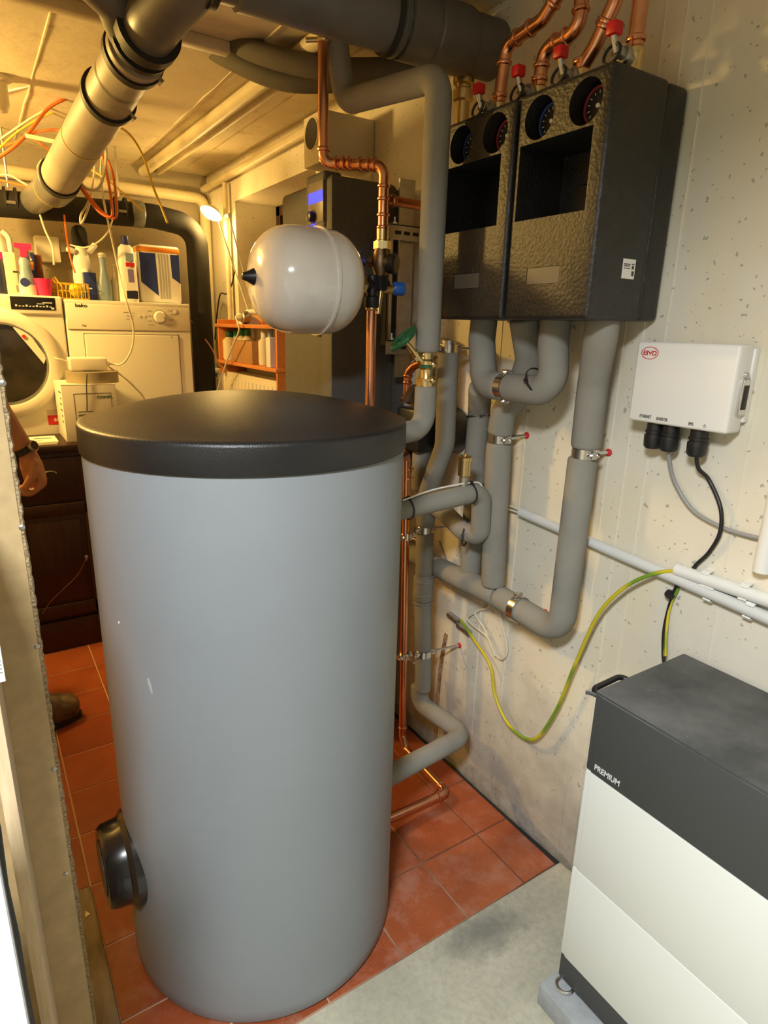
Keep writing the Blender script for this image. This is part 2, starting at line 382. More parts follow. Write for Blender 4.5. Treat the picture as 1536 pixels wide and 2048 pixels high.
def conc():
    m, t, b = nt('grey_floor_screed'); v = coords(t); b.inputs['Roughness'].default_value = .8
    c = ramp(t, noise(t, v, 4, 7, .6), [(.3, (.35, .33, .25)), (.7, (.53, .50, .39))])
    c = mixc(t, ramp(t, noise(t, v, 70, 4, .6), [(.35, (.35, .35, .35)), (.6, (0, 0, 0))]), c, (.25, .24, .20))
    # dark damp stain beside the tile edge
    g = nd(t, 'ShaderNodeNewGeometry'); mp = nd(t, 'ShaderNodeMapping'); mp.inputs['Location'].default_value = (-.90, -.855, 0); t.links.new(g.outputs['Position'], mp.inputs[0])
    mp2 = nd(t, 'ShaderNodeMapping'); mp2.inputs['Scale'].default_value = (6.5, 14, 1); t.links.new(mp.outputs[0], mp2.inputs[0])
    ln = nd(t, 'ShaderNodeVectorMath', operation='LENGTH'); t.links.new(mp2.outputs[0], ln.inputs[0])
    q = nd(t, 'ShaderNodeMath', operation='MULTIPLY_ADD'); t.links.new(noise(t, v, 14, 6, .65), q.inputs[0]); q.inputs[1].default_value = 1.5; t.links.new(ln.outputs[1], q.inputs[2])
    c = mixc(t, ramp(t, q.outputs[0], [(.9, (.8, .8, .8)), (1.0, (0, 0, 0))]) if False else None or _st(t, q.outputs[0]), c, (.13, .125, .115))
    sp = ramp(t, noise(t, v, 120, 2), [(.70, (0, 0, 0)), (.75, (.7, .7, .7))]); c = mixc(t, sp, c, (.62, .60, .54))
    t.links.new(c, b.inputs['Base Color']); bumpn(t, noise(t, v, 90, 5), .002, .5, b); return m
def _st(t, s):
    mr = nd(t, 'ShaderNodeMapRange'); t.links.new(s, mr.inputs[0]); mr.inputs[1].default_value = .95; mr.inputs[2].default_value = 1.75; mr.inputs[3].default_value = .75; mr.inputs[4].default_value = 0
    return mr.outputs[0]
m_conc = conc()
m_mortar = MAT('grey_mortar', (.24, .225, .20), .9, var=.35, vs=18, bump=.8, bs=60, bd=.006)
m_paver = MAT('grey_concrete_paver', (.34, .36, .37), .85, var=.12, vs=40, bump=.3, bs=300)
def ceil_mat():
    m, t, b = nt('board_marked_ceiling'); v = coords(t); b.inputs['Roughness'].default_value = .8
    c = ramp(t, noise(t, v, 3, 6, .6), [(.3, (.58, .50, .35)), (.7, (.74, .66, .48))])
    c = mixc(t, ramp(t, noise(t, v, 16, 5), [(.28, (.5, .5, .5)), (.40, (0, 0, 0))]), c, (.40, .30, .17)); t.links.new(c, b.inputs['Base Color'])
    bumpn(t, noise(t, v, 25, 6), .004, .5, b); return m
m_ceil = ceil_mat()
m_glass = MAT('dark_window_glass', (.01, .012, .015), .05, spec=.8)

# ------------------------------------------------------------------ setting
def struct(name, bm, m, **k): return part(name, bm, m, kind='structure', **k)
fl = struct('floor', box(B(), -1.7, W+.3, -1.3, YB+.3, -.12, -.006), m_conc, loc=(0, 0, -.006))
b = B(); box(b, .083, W-.022, .905, YB, -.006, -.0022); box(b, -1.7, .083, 1.505, YB, -.006, -.0022); part('grout_bed', b, m_grout, fl)
part('edge_joint', box(B(), W-.0225, W-.001, .905, YB, -.0065, -.004), m_rub, fl)
# tiles: one mesh, shared
TX0, TY0, TP = .0845, .9065, .2
b = B(); box(b, 0, .1953, 0, .1953, -.0055, 0, .0010, 1)
t0 = part('tile', b, m_tile, fl, smooth=0); ORGT = ORG[fl.name]
tme = t0.data; first = True
tme.transform(Matrix.Translation(ORGT))
b = B(); box(b, 0, .117, 0, .1955, -.0055, 0, .0012, 1); tn = part('tile', b, m_tile, fl, smooth=0); tn.data.transform(Matrix.Translation(ORGT)); tn_used = False
for i in range(-2, 6):
    for j in range(0, 14):
        x = TX0+i*TP; y = TY0+j*TP
        if i < 0 and j < 3: continue
        if i < 5:
            o = t0 if first else t0.copy(); first = False
        else:
            o = tn if not tn_used else tn.copy(); tn_used = True
        if o.name not in COL.objects: COL.objects.link(o)
        o.parent = fl; o.location = Vector((x+random.uniform(-.0006, .0006), y, random.uniform(-.0006, .0004)))-ORGT
# right wall with window hole
HY0, HY1, HZ0, HZ1 = 2.42, 3.32, 1.46, 2.04
b = B(); box(b, W, W+.32, -1.3, YB+.3, -.12, ZC+.1)
c = B(); box(c, W-.1, W+.5, HY0, HY1, HZ0, HZ1)
wr = struct('wall_right', cut(b, [c]), m_wall, smooth=0, loc=(0, 0, 0))
for yy in (.918, .871, .818, .61, .42, 1.19, 1.31, 1.62, 2.0, .18):      # formwork seams standing proud of the wall
    b = B(); pts = []; z = 0
    while z < 2.2:
        pts.append(V(W, yy+random.uniform(-.0015, .0015), z)); z += .11
    sweep(b, pts, .0022, 6, rf=lambda l, L: .0016+.0012*random.random()); part('formwork_ridge', b, m_wall, wr)
struct('wall_back', box(B(), -1.7, W, YB, YB+.3, -.12, ZC+.1), m_wallback, loc=(0, 0, 0))
struct('wall_left', box(B(), -2.0, -1.7, -1.3, YB+.3, -.12, ZC+.1), m_wallb, loc=(0, 0, 0))
struct('wall_front', box(B(), -2.0, W+.32, -1.6, -1.3, -.12, ZC+.1), m_wallback, loc=(0, 0, 0))  # unseen wall behind the camera, dark tone chosen to cut bounce light
struct('wall_partition', box(B(), -1.7, -.13, 1.02, 1.10, -.006, ZC), m_wallback, loc=(0, 0, 0))  # dark tone here also keeps bounce light down in front
ce = struct('ceiling', box(B(), -2.0, W+.32, -1.6, YB+.3, ZC, ZC+.12), m_ceil, loc=(0, 0, 0))
for xx in (.30, .52, .60, .83, 1.08):
    b = B(); sweep(b, [V(xx+random.uniform(-.002, .002), 1.2+.12*i, ZC) for i in range(21)], .003, 6, rf=lambda l, L: .002+.003*random.random()); part('formwork_ridge', b, m_ceil, ce)
b = B()
prof = [(W, -.005), (W-.009, -.005), (W-.011, .012), (W-.008, .028), (W-.003, .040), (W, .046)]
rs = []
for i in range(46):
    y = .845+i*.06; k = (.55+.75*random.random())*min(1, .25+i*.35)
    rs.append([V(W-(W-x)*k, y, z*k) for x, z in prof])
rings(b, rs); struct('baseboard_right', b, m_mortar, smooth=20)
# window in the laundry wall
w1 = thing('window_1', None, None, (W+.25, 2.87, HZ0), kind='structure')
b = B()
for a0, a1, c0, c1 in ((HY0, HY0+.05, HZ0, HZ1), (HY1-.05, HY1, HZ0, HZ1), (HY0, HY1, HZ0, HZ0+.05), (HY0, HY1, HZ1-.05, HZ1), (2.95, 3.0, HZ0, HZ1)):
    box(b, W+.22, W+.27, a0, a1, c0, c1, .004)
part('window_frame', b, m_dwood, w1)
part('window_pane', box(B(), W+.243, W+.249, HY0+.04, HY1-.04, HZ0+.04, HZ1-.04), m_glass, w1)
# ------------------------------------------------------------------ storage tank
TC = V(.468, 1.232, 0); TR = .3204
tk = thing('hot_water_tank', 'tall grey cylindrical hot water tank with black domed lid standing on red tiles', 'water tank', TC)
b = B(); lathe(b, TC, (0, 0, 1), [(TR-.02, .003), (TR-.004, .005), (TR, .012), (TR, .04), (TR, .3), (TR, .6), (TR, .9), (TR, 1.2), (TR-.003, 1.21)], 96)
part('jacket', b, m_foil, tk)
part('foot_ring', lathe(B(), TC, (0, 0, 1), [(TR-.045, 0), (TR-.04, .004), (TR-.04, .012)], 64), m_blk, tk)
b = B(); pr = [(TR+.001, 1.206), (TR+.0035, 1.207), (TR+.004, 1.210), (TR+.004, 1.254), (TR+.0033, 1.2575), (TR+.0012, 1.2605), (TR-.003, 1.2625), (TR-.010, 1.2640), (TR-.016, 1.2655)]
for i in range(1, 13):
    r = (TR-.016)*(1-i/12); pr.append((r, 1.2655+.045*(1-(r/(TR-.016))**2)))
lathe(b, TC, (0, 0, 1), pr, 96); part('lid', b, m_lid, tk, 'black grained domed lid')
# flange cover low on the side
fa = V(-1, -.005, 0).normalized(); fc = TC+V(0, 0, .296)
fl0 = part('flange_cover', lathe(B(), fc, fa, [(.104, TR-.06), (.105, TR+.000), (.096, TR+.006), (.092, TR+.010), (.088, TR+.044), (.082, TR+.052), (.02, TR+.054)], 40), m_blkg, tk, 'round black flange cover low on the tank side')
part('sticker', lathe(B(), fc, fa, [(.058, TR+.0535), (.058, TR+.0552)], 32), m_plate, fl0)
for z, yy in ((1.185, 1.23), (1.045, 1.215), (.245, 1.20), (.045, 1.25)):
    part('pipe_port', cyl(B(), (TC.x+TR-.03, yy, z), (TC.x+TR+.012, yy, z), .024, n=20), m_bronze, tk)
def on_tank(px, py):
    d = P(px, py, d=1)-CAM; a = d.x**2+d.y**2; bb = -2*(d.x*TC.x+d.y*TC.y); c_ = TC.x**2+TC.y**2-TR**2
    p = CAM+d*((-bb-math.sqrt(bb*bb-4*a*c_))/(2*a)); n_ = Vector((p.x-TC.x, p.y-TC.y, 0)).normalized(); return p, n_
p, n_ = on_tank(238, 1245); part('scuff_glint_mark', lathe(B(), p, n_, [(.0024, -.0004), (.0024, .0006), (.0005, .0008)], 10), m_wht, tk)
p, n_ = on_tank(300, 1372); b = B(); lathe(b, p, n_, [(.012, -.001), (.011, .0004), (.001, .0005)], 20, sx=.28, sy=1.4, u0=V(-n_.y, n_.x, .25)); part('scuff_glint_mark', b, MAT('pale_glare_streak', (.36, .38, .39), .5), tk)  # pale streak paints a glare glint onto the jacket

# ------------------------------------------------------------------ insulated pipe helpers
def sleeve(t, pts, r, fil=.05, taper=.010, name='insulation_sleeve', m=None, n=20):
    q = fillet(pts, fil, 8); L = sum((q[i]-q[i-1]).length for i in range(1, len(q)))
    # refine ends for rounded rims
    def refine(q):
        out = [q[0]]; d = (q[1]-q[0]).normalized()
        for k in (.15, .45, 1): out.append(q[0]+d*taper*k)
        out += q[1:-1]; d = (q[-2]-q[-1]).normalized()
        for k in (1, .45, .15): out.append(q[-1]+d*taper*k)
        out.append(q[-1]); return out
    q = refine(q)
    def rf(l, L):
        e = min(l, L-l)
        if e >= taper: return r*(1+.012*math.sin(l*37))
        k = e/taper; return r*(.80+.20*math.sqrt(max(0, 1-(1-k)**2)))
    b = B(); sweep(b, q, r, n, rf); return part(name, b, m or m_insul, t)
def clamp(t, c, ax, r, wallpt=None, name='pipe_clamp', ear=None):
    ax, u, w = frame(ax); c = Vector(c)
    b = B(); ringband(b, c, ax, r, .022, .0025)
    e = Vector(ear).normalized() if ear else Vector((-.6, -.8, 0)); e = (e-ax*e.dot(ax)).normalized()
    for s in (1, -1):
        p = c+e*s*(r+.006); box_at(b, p, ax, e, .016, .014, .012)
        cyl(b, p-ax.cross(e)*.012, p+ax.cross(e)*.012, .0035, n=8)
        lathe(b, p+ax.cross(e)*.010, ax.cross(e), [(.0055, 0), (.0055, .005)], 6)
    o = part(name, b, m_chrome, t)
    if wallpt is not None:
        wp = Vector(wallpt); d = (wp-c).normalized(); b = B(); cyl(b, c+d*r, wp, .004, n=10); lathe(b, c+d*r, d, [(.0075, 0), (.0075, .012)], 6)
        part('threaded_rod', b, m_chrome, o)
        part('wall_plug', lathe(B(), wp, (-1, 0, 0), [(.009, 0), (.009, .003), (.005, .005)], 12), m_redp, o)
    return o
def box_at(bm, c, ax, e, la, le, lw):
    w = ax.cross(e); M = Matrix(((ax.x, e.x, w.x, c.x), (ax.y, e.y, w.y, c.y), (ax.z, e.z, w.z, c.z), (0, 0, 0, 1)))
    box(bm, -la/2, la/2, -le/2, le/2, -lw/2, lw/2, M=M)
def tie(t, c, ax, r, nub=(-.5, -.8, .3)):
    ax, u, w = frame(ax); b = B(); ringband(b, c, ax, r, .0045, .0016)
    e = Vector(nub); e = (e-ax*e.dot(ax)).normalized(); box_at(b, Vector(c)+e*(r+.003), ax, e, .008, .007, .007)
    cyl(b, Vector(c)+e*(r+.003), Vector(c)+e*(r+.003)+ax.cross(e)*.012, .0015, n=6); part('cable_tie', b, m_rub, t)
def core(t, pts, r, fil=.04, m=None, name='pipe'): return part(name, tube(B(), pts, r, fil), m or m_steel, t)

XP, XW = 1.108, 1.155
# right return: pump box -> wall -> low horizontal run
t = thing('insulated_pipe', 'grey insulated pipe dropping from nearest pump box and turning along wall at knee height', 'pipe', (XW, .937, .69))
a = P(1165, 905, x=XW); lo = P(1112, 1262, x=XW)
sleeve(t, [(XP, .8875, 1.475), (XP, .8875, 1.44), (XW-.005, .926, 1.335), (XW, .93, a.z+.012)], .0345, .09)
tj = P(985, 1192, x=XW)
sleeve(t, [(XW, .935, a.z-.010), (XW, .9395, lo.z-.002), (XW, tj.y-.025, lo.z+.012)], .0335, .058)
cp = P(1035, 1238, x=XW)
sleeve(t, [(XW, tj.y-.02, lo.z+.012), (XW, 1.45, .722), (XW, 1.75, .735)], .0325, .02)
core(t, [(XW, .935, a.z+.03), (XW, .935, a.z-.03)], .0235, name='bare_pipe')
clamp(t, (XW, .932, a.z), (0, 0, 1), .0265, (W, .919, 1.177), ear=(-.3, -1, 0))
clamp(t, (XW, cp.y, lo.z+.007), (0, 1, 0), .0345, (W, 1.055, .712), ear=(-.2, 0, 1))
# U link under the boxes
t = thing('insulated_pipe', 'grey insulated U-shaped pipe linking both pump boxes just below them', 'pipe', (1.09, 1.12, 1.31))
XU = 1.088
uA, uB = P(1108, 782, x=XU), P(968, 772, x=XU); uz = (uA.z+uB.z)/2
sleeve(t, [(XP, 1.0125, 1.475), (XP-.004, 1.012, 1.42), (XU, uA.y, uz), (XU, 1.128, uz)], .034, .055)
sleeve(t, [(XU, 1.150, uz), (XU, uB.y, uz), (XP-.004, 1.2525, 1.42), (XP, 1.2525, 1.475)], .034, .05)
core(t, [(XU, 1.11, uz), (XU, 1.17, uz)], .024, name='bare_pipe')
clamp(t, (XU, 1.139, uz), (0, 1, 0), .029, (W, 1.139, uz+.01), ear=(0, 0, 1))
tie(t, (XU-.002, 1.028, uz+.02), (0, -.8, .55), .0355, (-.9, 0, .2))
# second drop: behind the U, down to the low run
t = thing('insulated_pipe', 'grey insulated pipe passing behind the U link down to the low run', 'pipe', (XW, 1.2, .74))
c1 = P(998, 876, x=XW)
sleeve(t, [(XP+.012, 1.1275, 1.475), (1.160, 1.135, 1.38), (1.165, 1.165, 1.29), (XW, 1.205, 1.245), (XW, 1.213, c1.z+.01)], .0345, .08)
sleeve(t, [(XW, 1.214, c1.z-.012), (XW, 1.206, .95), (XW, tj.y, lo.z+.035)], .034, .05)
core(t, [(XW, 1.213, c1.z+.03), (XW, 1.213, c1.z-.03)], .0235, name='bare_pipe')
clamp(t, (XW, 1.213, c1.z), (0, 0, 1), .0285, (W, 1.183, 1.177), ear=(-.3, -1, 0))
# third drop: continuation of the U's far leg, close to the wall
t = thing('insulated_pipe', 'thinner grey insulated pipe close to wall between the two thicker drops', 'pipe', (1.165, 1.3, .74))
XL = 1.170
sleeve(t, [(XU+.03, 1.262, uz-.01), (XL, 1.318, 1.23), (XL, 1.322, 1.10), (XL, 1.312, 1.02)], .031, .05)
sleeve(t, [(XL, 1.312, 1.022), (XL, 1.31, .74)], .031, .05)
tie(t, (XL, 1.32, 1.215), (0, .15, 1), .032); tie(t, (XL, 1.312, 1.022), (0, .1, 1), .032)

# pipe A: tall riser in front of the boxes
AX, AY = .94, 1.262
aT = P(868, 150, y=AY).z
qB = P(690, 205, x=AX-.03)
t = thing('insulated_pipe', 'tall grey insulated riser in front of the pump boxes with brass valve below', 'pipe', (AX, AY, 1.2))
zv = P(852, 705, y=AY).z; zw = P(850, 772, y=AY).z
sleeve(t, [(AX, AY, zv), (AX, AY, aT), (qB.x, qB.y, qB.z), P(672, 75, y=qB.y), P(668, 10, y=qB.y)], .0295, .045, taper=.014)
zt = P(812, 868, y=1.235).z
sleeve(t, [(AX, AY, zw), (AX, AY, zt+.004), (TC.x+TR+.002, 1.235, zt-.002)], .027, .045, taper=.004)
b = B(); lathe(b, (AX, AY, zw-.01), (0, 0, 1), [(.017, 0), (.022, .004), (.022, .022), (.017, .026), (.015, .03), (.015, .05), (.019, .054), (.019, .07), (.015, .075), (.015, zv-zw+.03)], 24)
lathe(b, (AX, AY, zw), (0, 0, 1), [(.0235, .002), (.0235, .018)], 6)
vb = part('brass_valve', b, m_brass, t)
sd = V(-.55, .15, .6).normalized(); o = V(AX, AY, zw+.045)
b = B(); cyl(b, o, o+sd*.05, .010, n=14); cyl(b, o+sd*.045, o+sd*.085, .006, n=10); lathe(b, o+sd*.03, sd, [(.014, 0), (.014, .010)], 6)
for s in (.018, -.02): sph(b, (AX+.004, AY-.02, zw+.035+s), .0095)
part('valve_bonnet', b, m_brass, vb)
hc = o+sd*.092
b = B(); ax, u, w = frame(sd); sweep(b, [hc+(u*math.cos(k*math.pi/8)+w*math.sin(k*math.pi/8))*(.033+.0025*math.cos(k*math.pi/2)) for k in range(16)], .0062, 8, cap=False, closed=True)
for k in range(3):
    an = k*2.094; cyl(b, hc-sd*.002, hc+(u*math.cos(an)+w*math.sin(an))*.031, .0045, n=8)
lathe(b, hc, sd, [(.010, -.006), (.010, .006)], 12); part('handwheel', b, m_green, vb, 'green handwheel')
part('gasket', ringband(B(), (AX, AY, zw+.048), (0, 0, 1), .0155, .008, .004), m_green, vb)

# pipe M: middle riser behind A, down to the tank foot
XM = 1.1
t = thing('insulated_pipe', 'grey insulated pipe behind the tank running down the wall and into the tank foot', 'pipe', (XM, 1.43, .3))
k1 = P(897, 700, x=XM); k2 = P(890, 890, x=XM); k3 = P(856, 985, x=XM); k4 = P(850, 1058, x=XM); k5 = P(848, 1150, x=XM); k6 = P(847, 1305, x=XM); k7 = P(845, 1392, x=XM)
sleeve(t, [(XM, k1.y+.16, k1.z+.006), (XM, k1.y+.01, k1.z+.004), (XM, k1.y, k1.z-.02)], .0285, .02)
sleeve(t, [(XM, k1.y, k1.z-.006), k2, k3, (XM, k4.y, k4.z+.010)], .0285, .07)
sleeve(t, [(XM, k4.y, k4.z-.010), k5], .0275, .02, taper=.003)
sleeve(t, [k5, (XM, k5.y, k5.z-.06), (XM, k5.y, k5.z-.085)], .0315, .0, taper=.006)
sleeve(t, [(XM, k5.y, k5.z-.085), (XM, k6.y, k6.z+.010)], .0275, .02, taper=.003)
f1 = P(938, 1478, z=.235); f2 = P(782, 1552, z=.235)
sleeve(t, [(XM, k6.y, k6.z-.010), (XM, k7.y, k7.z+.02)], .0265, .02)
sleeve(t, [(XM, k7.y+.02, k7.z+.03), (XM, k7.y+.012, k7.z-.035), (f1.x+.004, f1.y+.02, f1.z), (TC.x+TR+.004, 1.20, .245)], .0285, .045, taper=.004)
for kk, hh in ((k4, 0), (k6, 0), (k1, .004)):
    clamp(t, (XM, kk.y, kk.z+hh), (0, 0, 1), .0225, (W, kk.y-.03, kk.z+.006), ear=(-1, .15, 0))
    core(t, [(XM, kk.y, kk.z+.025), (XM, kk.y, kk.z-.025)], .02, name='bare_pipe')
for dz in (.0, .018, .062, .09): part('binding_wire', ringband(B(), (XM, k5.y, k5.z-dz), (0, .1, 1), .0318, .003, .0012), m_wgrey, t)

# vent pipe from the tank shoulder with hook back to pipe M
vy = 1.20; v0 = P(812, 1016, y=1.215); v1 = P(962, 982, y=vy); v2 = P(960, 1075, y=vy+.01)
t = thing('insulated_pipe', 'short grey insulated pipe from tank shoulder hooking down and back, brass vent on top', 'pipe', (v1.x, vy, v2.z))
sleeve(t, [(TC.x+TR+.002, 1.215, v0.z-.004), v0, (v1.x+.002, vy, v1.z), (v2.x+.002, vy+.01, v2.z), (P(925, 1078, y=1.27).x, 1.27, v2.z+.003), (P(890, 1042, y=1.36).x, 1.36, v2.z+.03), (XM, 1.43, v2.z+.045)], .0265, .034, taper=.004)
tie(t, (TC.x+TR+.075, 1.213, v0.z-.001), (1, 0, .1), .0275, (0, -.2, 1)); q = P(940, 986, y=vy); tie(t, q, (1, 0, .1), .0275, (0, -.2, 1))
tie(t, P(930, 1072, y=1.255), (-.55, .8, 0), .0275)
b = B(); sp = [(TC.x+TR+.05, 1.20, v0.z+.026), V(q.x-.12, 1.198, q.z+.024), V(q.x, 1.196, q.z+.029), V(q.x+.03, 1.192, q.z+.02), V(q.x+.042, 1.188, q.z-.01)]
wire(b, sp, .0022, 6); part('split_seam', b, m_wht, t)
q = P(924, 975, y=1.21)
b = B(); lathe(b, (q.x, 1.205, q.z+.0), (0, 0, 1), [(.012, 0), (.012, .034)], 16); part('vent_neck', b, m_steel, t)
lathe(b := B(), (q.x, 1.205, q.z+.03), (0, 0, 1), [(.012, 0), (.0165, .004), (.0165, .042), (.0190, .043), (.0190, .052), (.015, .055), (.004, .056), (.004, .062)], 28)
part('air_vent', b, m_brass, t, 'brass automatic air vent')

# low pipe on the far side crossing behind everything
t = thing('insulated_pipe', 'short grey insulated pipe stub behind the copper pipe at knee height', 'pipe', (1.1, 1.7, .72))
sleeve(t, [(1.03, 1.60, .735), (1.05, 1.72, .70), (1.16, 1.80, .70)], .029, .05)

# ------------------------------------------------------------------ pump groups
m_rimr = MAT('dull_red_rim', (.30, .035, .045), .35); m_rimb = MAT('dull_blue_rim', (.05, .09, .26), .35)
def pump(y0, y1, label, sticker):
    z0, z1, x0, x1 = 1.468, 1.897, 1.0, W-.004
    t = thing('pump_group', label, 'pump station', (1.11, (y0+y1)/2, z0), 'pump groups')
    b = B(); box(b, x0, x0+.158, y0, y1, z0, z1); bevel(b, b.edges, .0085, 3)
    rs_ = B(); box(rs_, x0+.1585, x1, y0+.0012, y1-.0012, z0+.0012, z1-.0012); bevel(rs_, rs_.edges, .010, 3); part('rear_shell', rs_, m_epp, t, smooth=30)
    ym = (y0+y1)/2; wy0, wy1 = y0+.034, y1-.012; wz0, wz1 = P(1031, 444, x=1.0).z, P(1041, 294, x=1.0).z
    c = B(); box(c, x0-.02, x0+.13, wy0, wy1, wz0, wz1)
    cs = [c]; gz = 1.846
    for s in (-1, 1): cs.append(cyl(B(), (x0-.02, ym+s*.057, gz), (x0+.050, ym+s*.057, gz), .0385, n=36))
    pl = B(); py0 = ym-.052; pz = 1.553; box(pl, x0-.02, x0+.0016, ym-.035, ym+.055, pz-.017, pz+.017); cs.append(pl)
    part('shell', cut(b, cs), m_epp, t, smooth=30)
    part('nameplate', box(B(), x0+.0002, x0+.0012, ym-.034, ym+.054, pz-.016, pz+.016, .0004, 1), m_plate, t)
    for s, mc, lab in ((-1, m_rimr, 'temperature gauge with red rim'), (1, m_rimb, 'temperature gauge with blue rim')):
        gc = V(x0+.038, ym+s*.057, gz); ax = (-1, 0, 0)
        g = part('gauge', lathe(B(), gc, ax, [(.034, -.02), (.034, 0), (.0335, .004), (.029, .004), (.029, .001)], 36), mc, t, lab)
        part('dial', lathe(B(), gc, ax, [(.029, .0005), (.029, .0015)], 32), m_blk, g)
        b = B()
        for k in range(11):
            an = math.radians(-130+26*k); u = V(0, math.sin(an), math.cos(an)); box_at(b, gc+V(-.002, 0, 0)+u*.023, V(-1, 0, 0), u, .0006, .005, .0016)
        part('scale_marks', b, m_lpr, g, smooth=0)
        an = math.radians(-115 if s < 0 else -125); u = V(0, math.sin(an), math.cos(an)); b = B(); box_at(b, gc+V(-.0035, 0, 0)+u*.008, V(-1, 0, 0), u, .001, .028, .003); lathe(b, gc+V(-.002, 0, 0), ax, [(.004, 0), (.004, .003)], 12)
        part('needle', b, m_wht, g)
    # pump motor inside the opening
    b = B(); lathe(b, (x0+.13, ym+.03, 1.69), (-1, 0, 0), [(.05, 0), (.05, .012), (.046, .020), (.02, .022)], 32); part('pump_head', b, m_dark, t)
    b = B(); cyl(b, (XP, ym-.0625, wz0), (XP, ym-.0625, wz1), .011, n=14); lathe(b, (XP-.01, ym-.0625, 1.67), (0, 0, 1), [(.018, 0), (.018, .03)], 6); part('inner_pipe', b, m_bronze, t)
    b = B(); wire(b, [(x0+.06, ym-.05, wz0+.005), (x0+.05, ym-.065, wz0+.06), (x0+.06, ym-.052, wz0+.1), (x0+.08, ym-.04, wz1)], .0022, 6); part('sensor_cable', b, m_bronze, t)
    if sticker:
        p = P(1257, 538, y=y0); s = part('sticker', box(B(), p.x-.019, p.x+.019, y0-.0006, y0+.001, p.z-.018, p.z+.018), m_wht, t, 'small white printed sticker')
        b = B()
        for k, (u0, u1) in enumerate(((-.016, .004), (-.016, .003), (-.015, -.011), (-.009, .003))):
            zz = p.z+(.0085, .0055, .001, .001)[k]; box(b, p.x+u0, p.x+u1, y0-.0010, y0-.0005, zz-.0008, zz+.0008)
        for u0, zz, h in ((.012, .009, .0012), (.012, .003, .003), (.013, -.008, .0045)): box(b, p.x+u0-.0035, p.x+u0+.003, y0-.0010, y0-.0005, p.z+zz-h, p.z+zz+h)
        part('print', b, m_ink, s, smooth=0)
    return t
pump(.838, 1.068, 'black foam pump station nearest the camera with white sticker on its side', True)
pump(1.078, 1.308, 'black foam pump station half hidden behind the tall grey riser', False)

# copper risers with brass valves above the boxes
def press(bm, c, ax, r, wdt=.010): ax, u, w = frame(ax); lathe(bm, Vector(c)-ax*wdt/2, ax, [(r, 0), (r*1.22, wdt*.2), (r*1.28, wdt*.5), (r*1.22, wdt*.8), (r, wdt)], 20)
def riser(y, pts, label, fil=.03):
    t = thing('copper_riser', label, 'copper pipe', (XP, y, 1.897), 'copper risers above the pump stations')
    r = .0145; z = 1.897
    p0 = V(XP, y, z+.055); pts = [p0]+[Vector(p) for p in pts]
    b = B(); tube(b, pts, r, fil, 18, 10)
    for i in range(1, len(pts)-1):
        for nb in (pts[i-1], pts[i+1]):
            d = (nb-pts[i]); l = d.length; d.normalize()
            if l > .05: press(b, pts[i]+d*min(.034, l*.45), d, r)
    press(b, p0+V(0, 0, .012), (0, 0, 1), r, .012); part('copper_tube', b, m_cu, t)
    v = part('brass_valve', lathe(B(), (XP, y, z-.012), (0, 0, 1), [(.014, 0), (.014, .012), (.0205, .016), (.0205, .022), (.016, .025), (.0165, .045), (.019, .05), (.019, .062), (.0155, .066)], 24), m_brass, t)
    b = B(); o = V(XP, y, z+.03); cyl(b, o, o+V(-.055, -.004, .006), .0115, n=16); lathe(b, o+V(-.028, -.002, .003), (-1, 0, .1), [(.017, 0), (.019, .006), (.017, .012)], 20)
    part('drain_cock', b, m_steel, v)
    c = o+V(-.066, -.004, .004); part('cap_ring', sweep(B(), [c+V(.012*math.sin(k*.393)*.4, .017*math.cos(k*.393), .017*math.sin(k*.393)-.006) for k in range(16)], .003, 8, cap=False, closed=True), m_blk, v)
    b = B(); box(b, c.x-.012, c.x+.012, c.y-.011, c.y+.011, c.z+.022, c.z+.044, .004); part('red_handle', b, m_red, v)
    part('handle_stem', cyl(B(), c+V(.012, 0, 0), c+V(0, 0, .024), .006, n=10), m_steel, v)
riser(.8875, [(XP, .8875, ZC)], 'straight copper riser at right rear of the nearest pump station')
riser(1.0125, [P(1190, 92, x=XP), P(1232, 0, x=XP), P(1240, -90, x=XP)], 'slightly leaning copper riser, second from the right above the pump stations')
riser(1.1275, [P(1088, 98, x=XP), P(1160, 60, x=XP), P(1168, -100, x=XP)], 'copper riser with tight double bend, third from the right above the pump stations')
riser(1.2525, [P(1013, 90, x=XP), P(1085, 40, x=XP), P(1135, -40, x=XP)], 'copper riser with long sloping offset, leftmost above the pump stations')

# short insulated pipe with brass union right of the grey riser
q0 = P(930, 120, x=1.16); q1 = P(925, 205, x=1.16)
t = thing('insulated_pipe', 'short old insulated pipe with brass union left of the pump station valves', 'pipe', (q1.x, q1.y, q1.z))
sleeve(t, [V(q0.x, q0.y, 2.2), V(q0.x, q0.y, P(930, 150, x=1.16).z)], .03, m=m_insul_d)
b = B(); z = q1.z; lathe(b, (q1.x, q0.y, z), (0, 0, 1), [(.018, -.06), (.018, 0), (.026, .004), (.026, .026), (.020, .03), (.020, .036), (.027, .04), (.027, .06), (.02, .064), (.02, .09)], 24); part('brass_union', b, m_brass, t)
t = thing('insulated_pipe', 'grey insulated pipe seen between riser and wall below the far pump station', 'pipe', (1.15, 1.5, 1.38))
sleeve(t, [(1.15, 1.55, 1.43), (1.15, 1.55, .95)], .03)
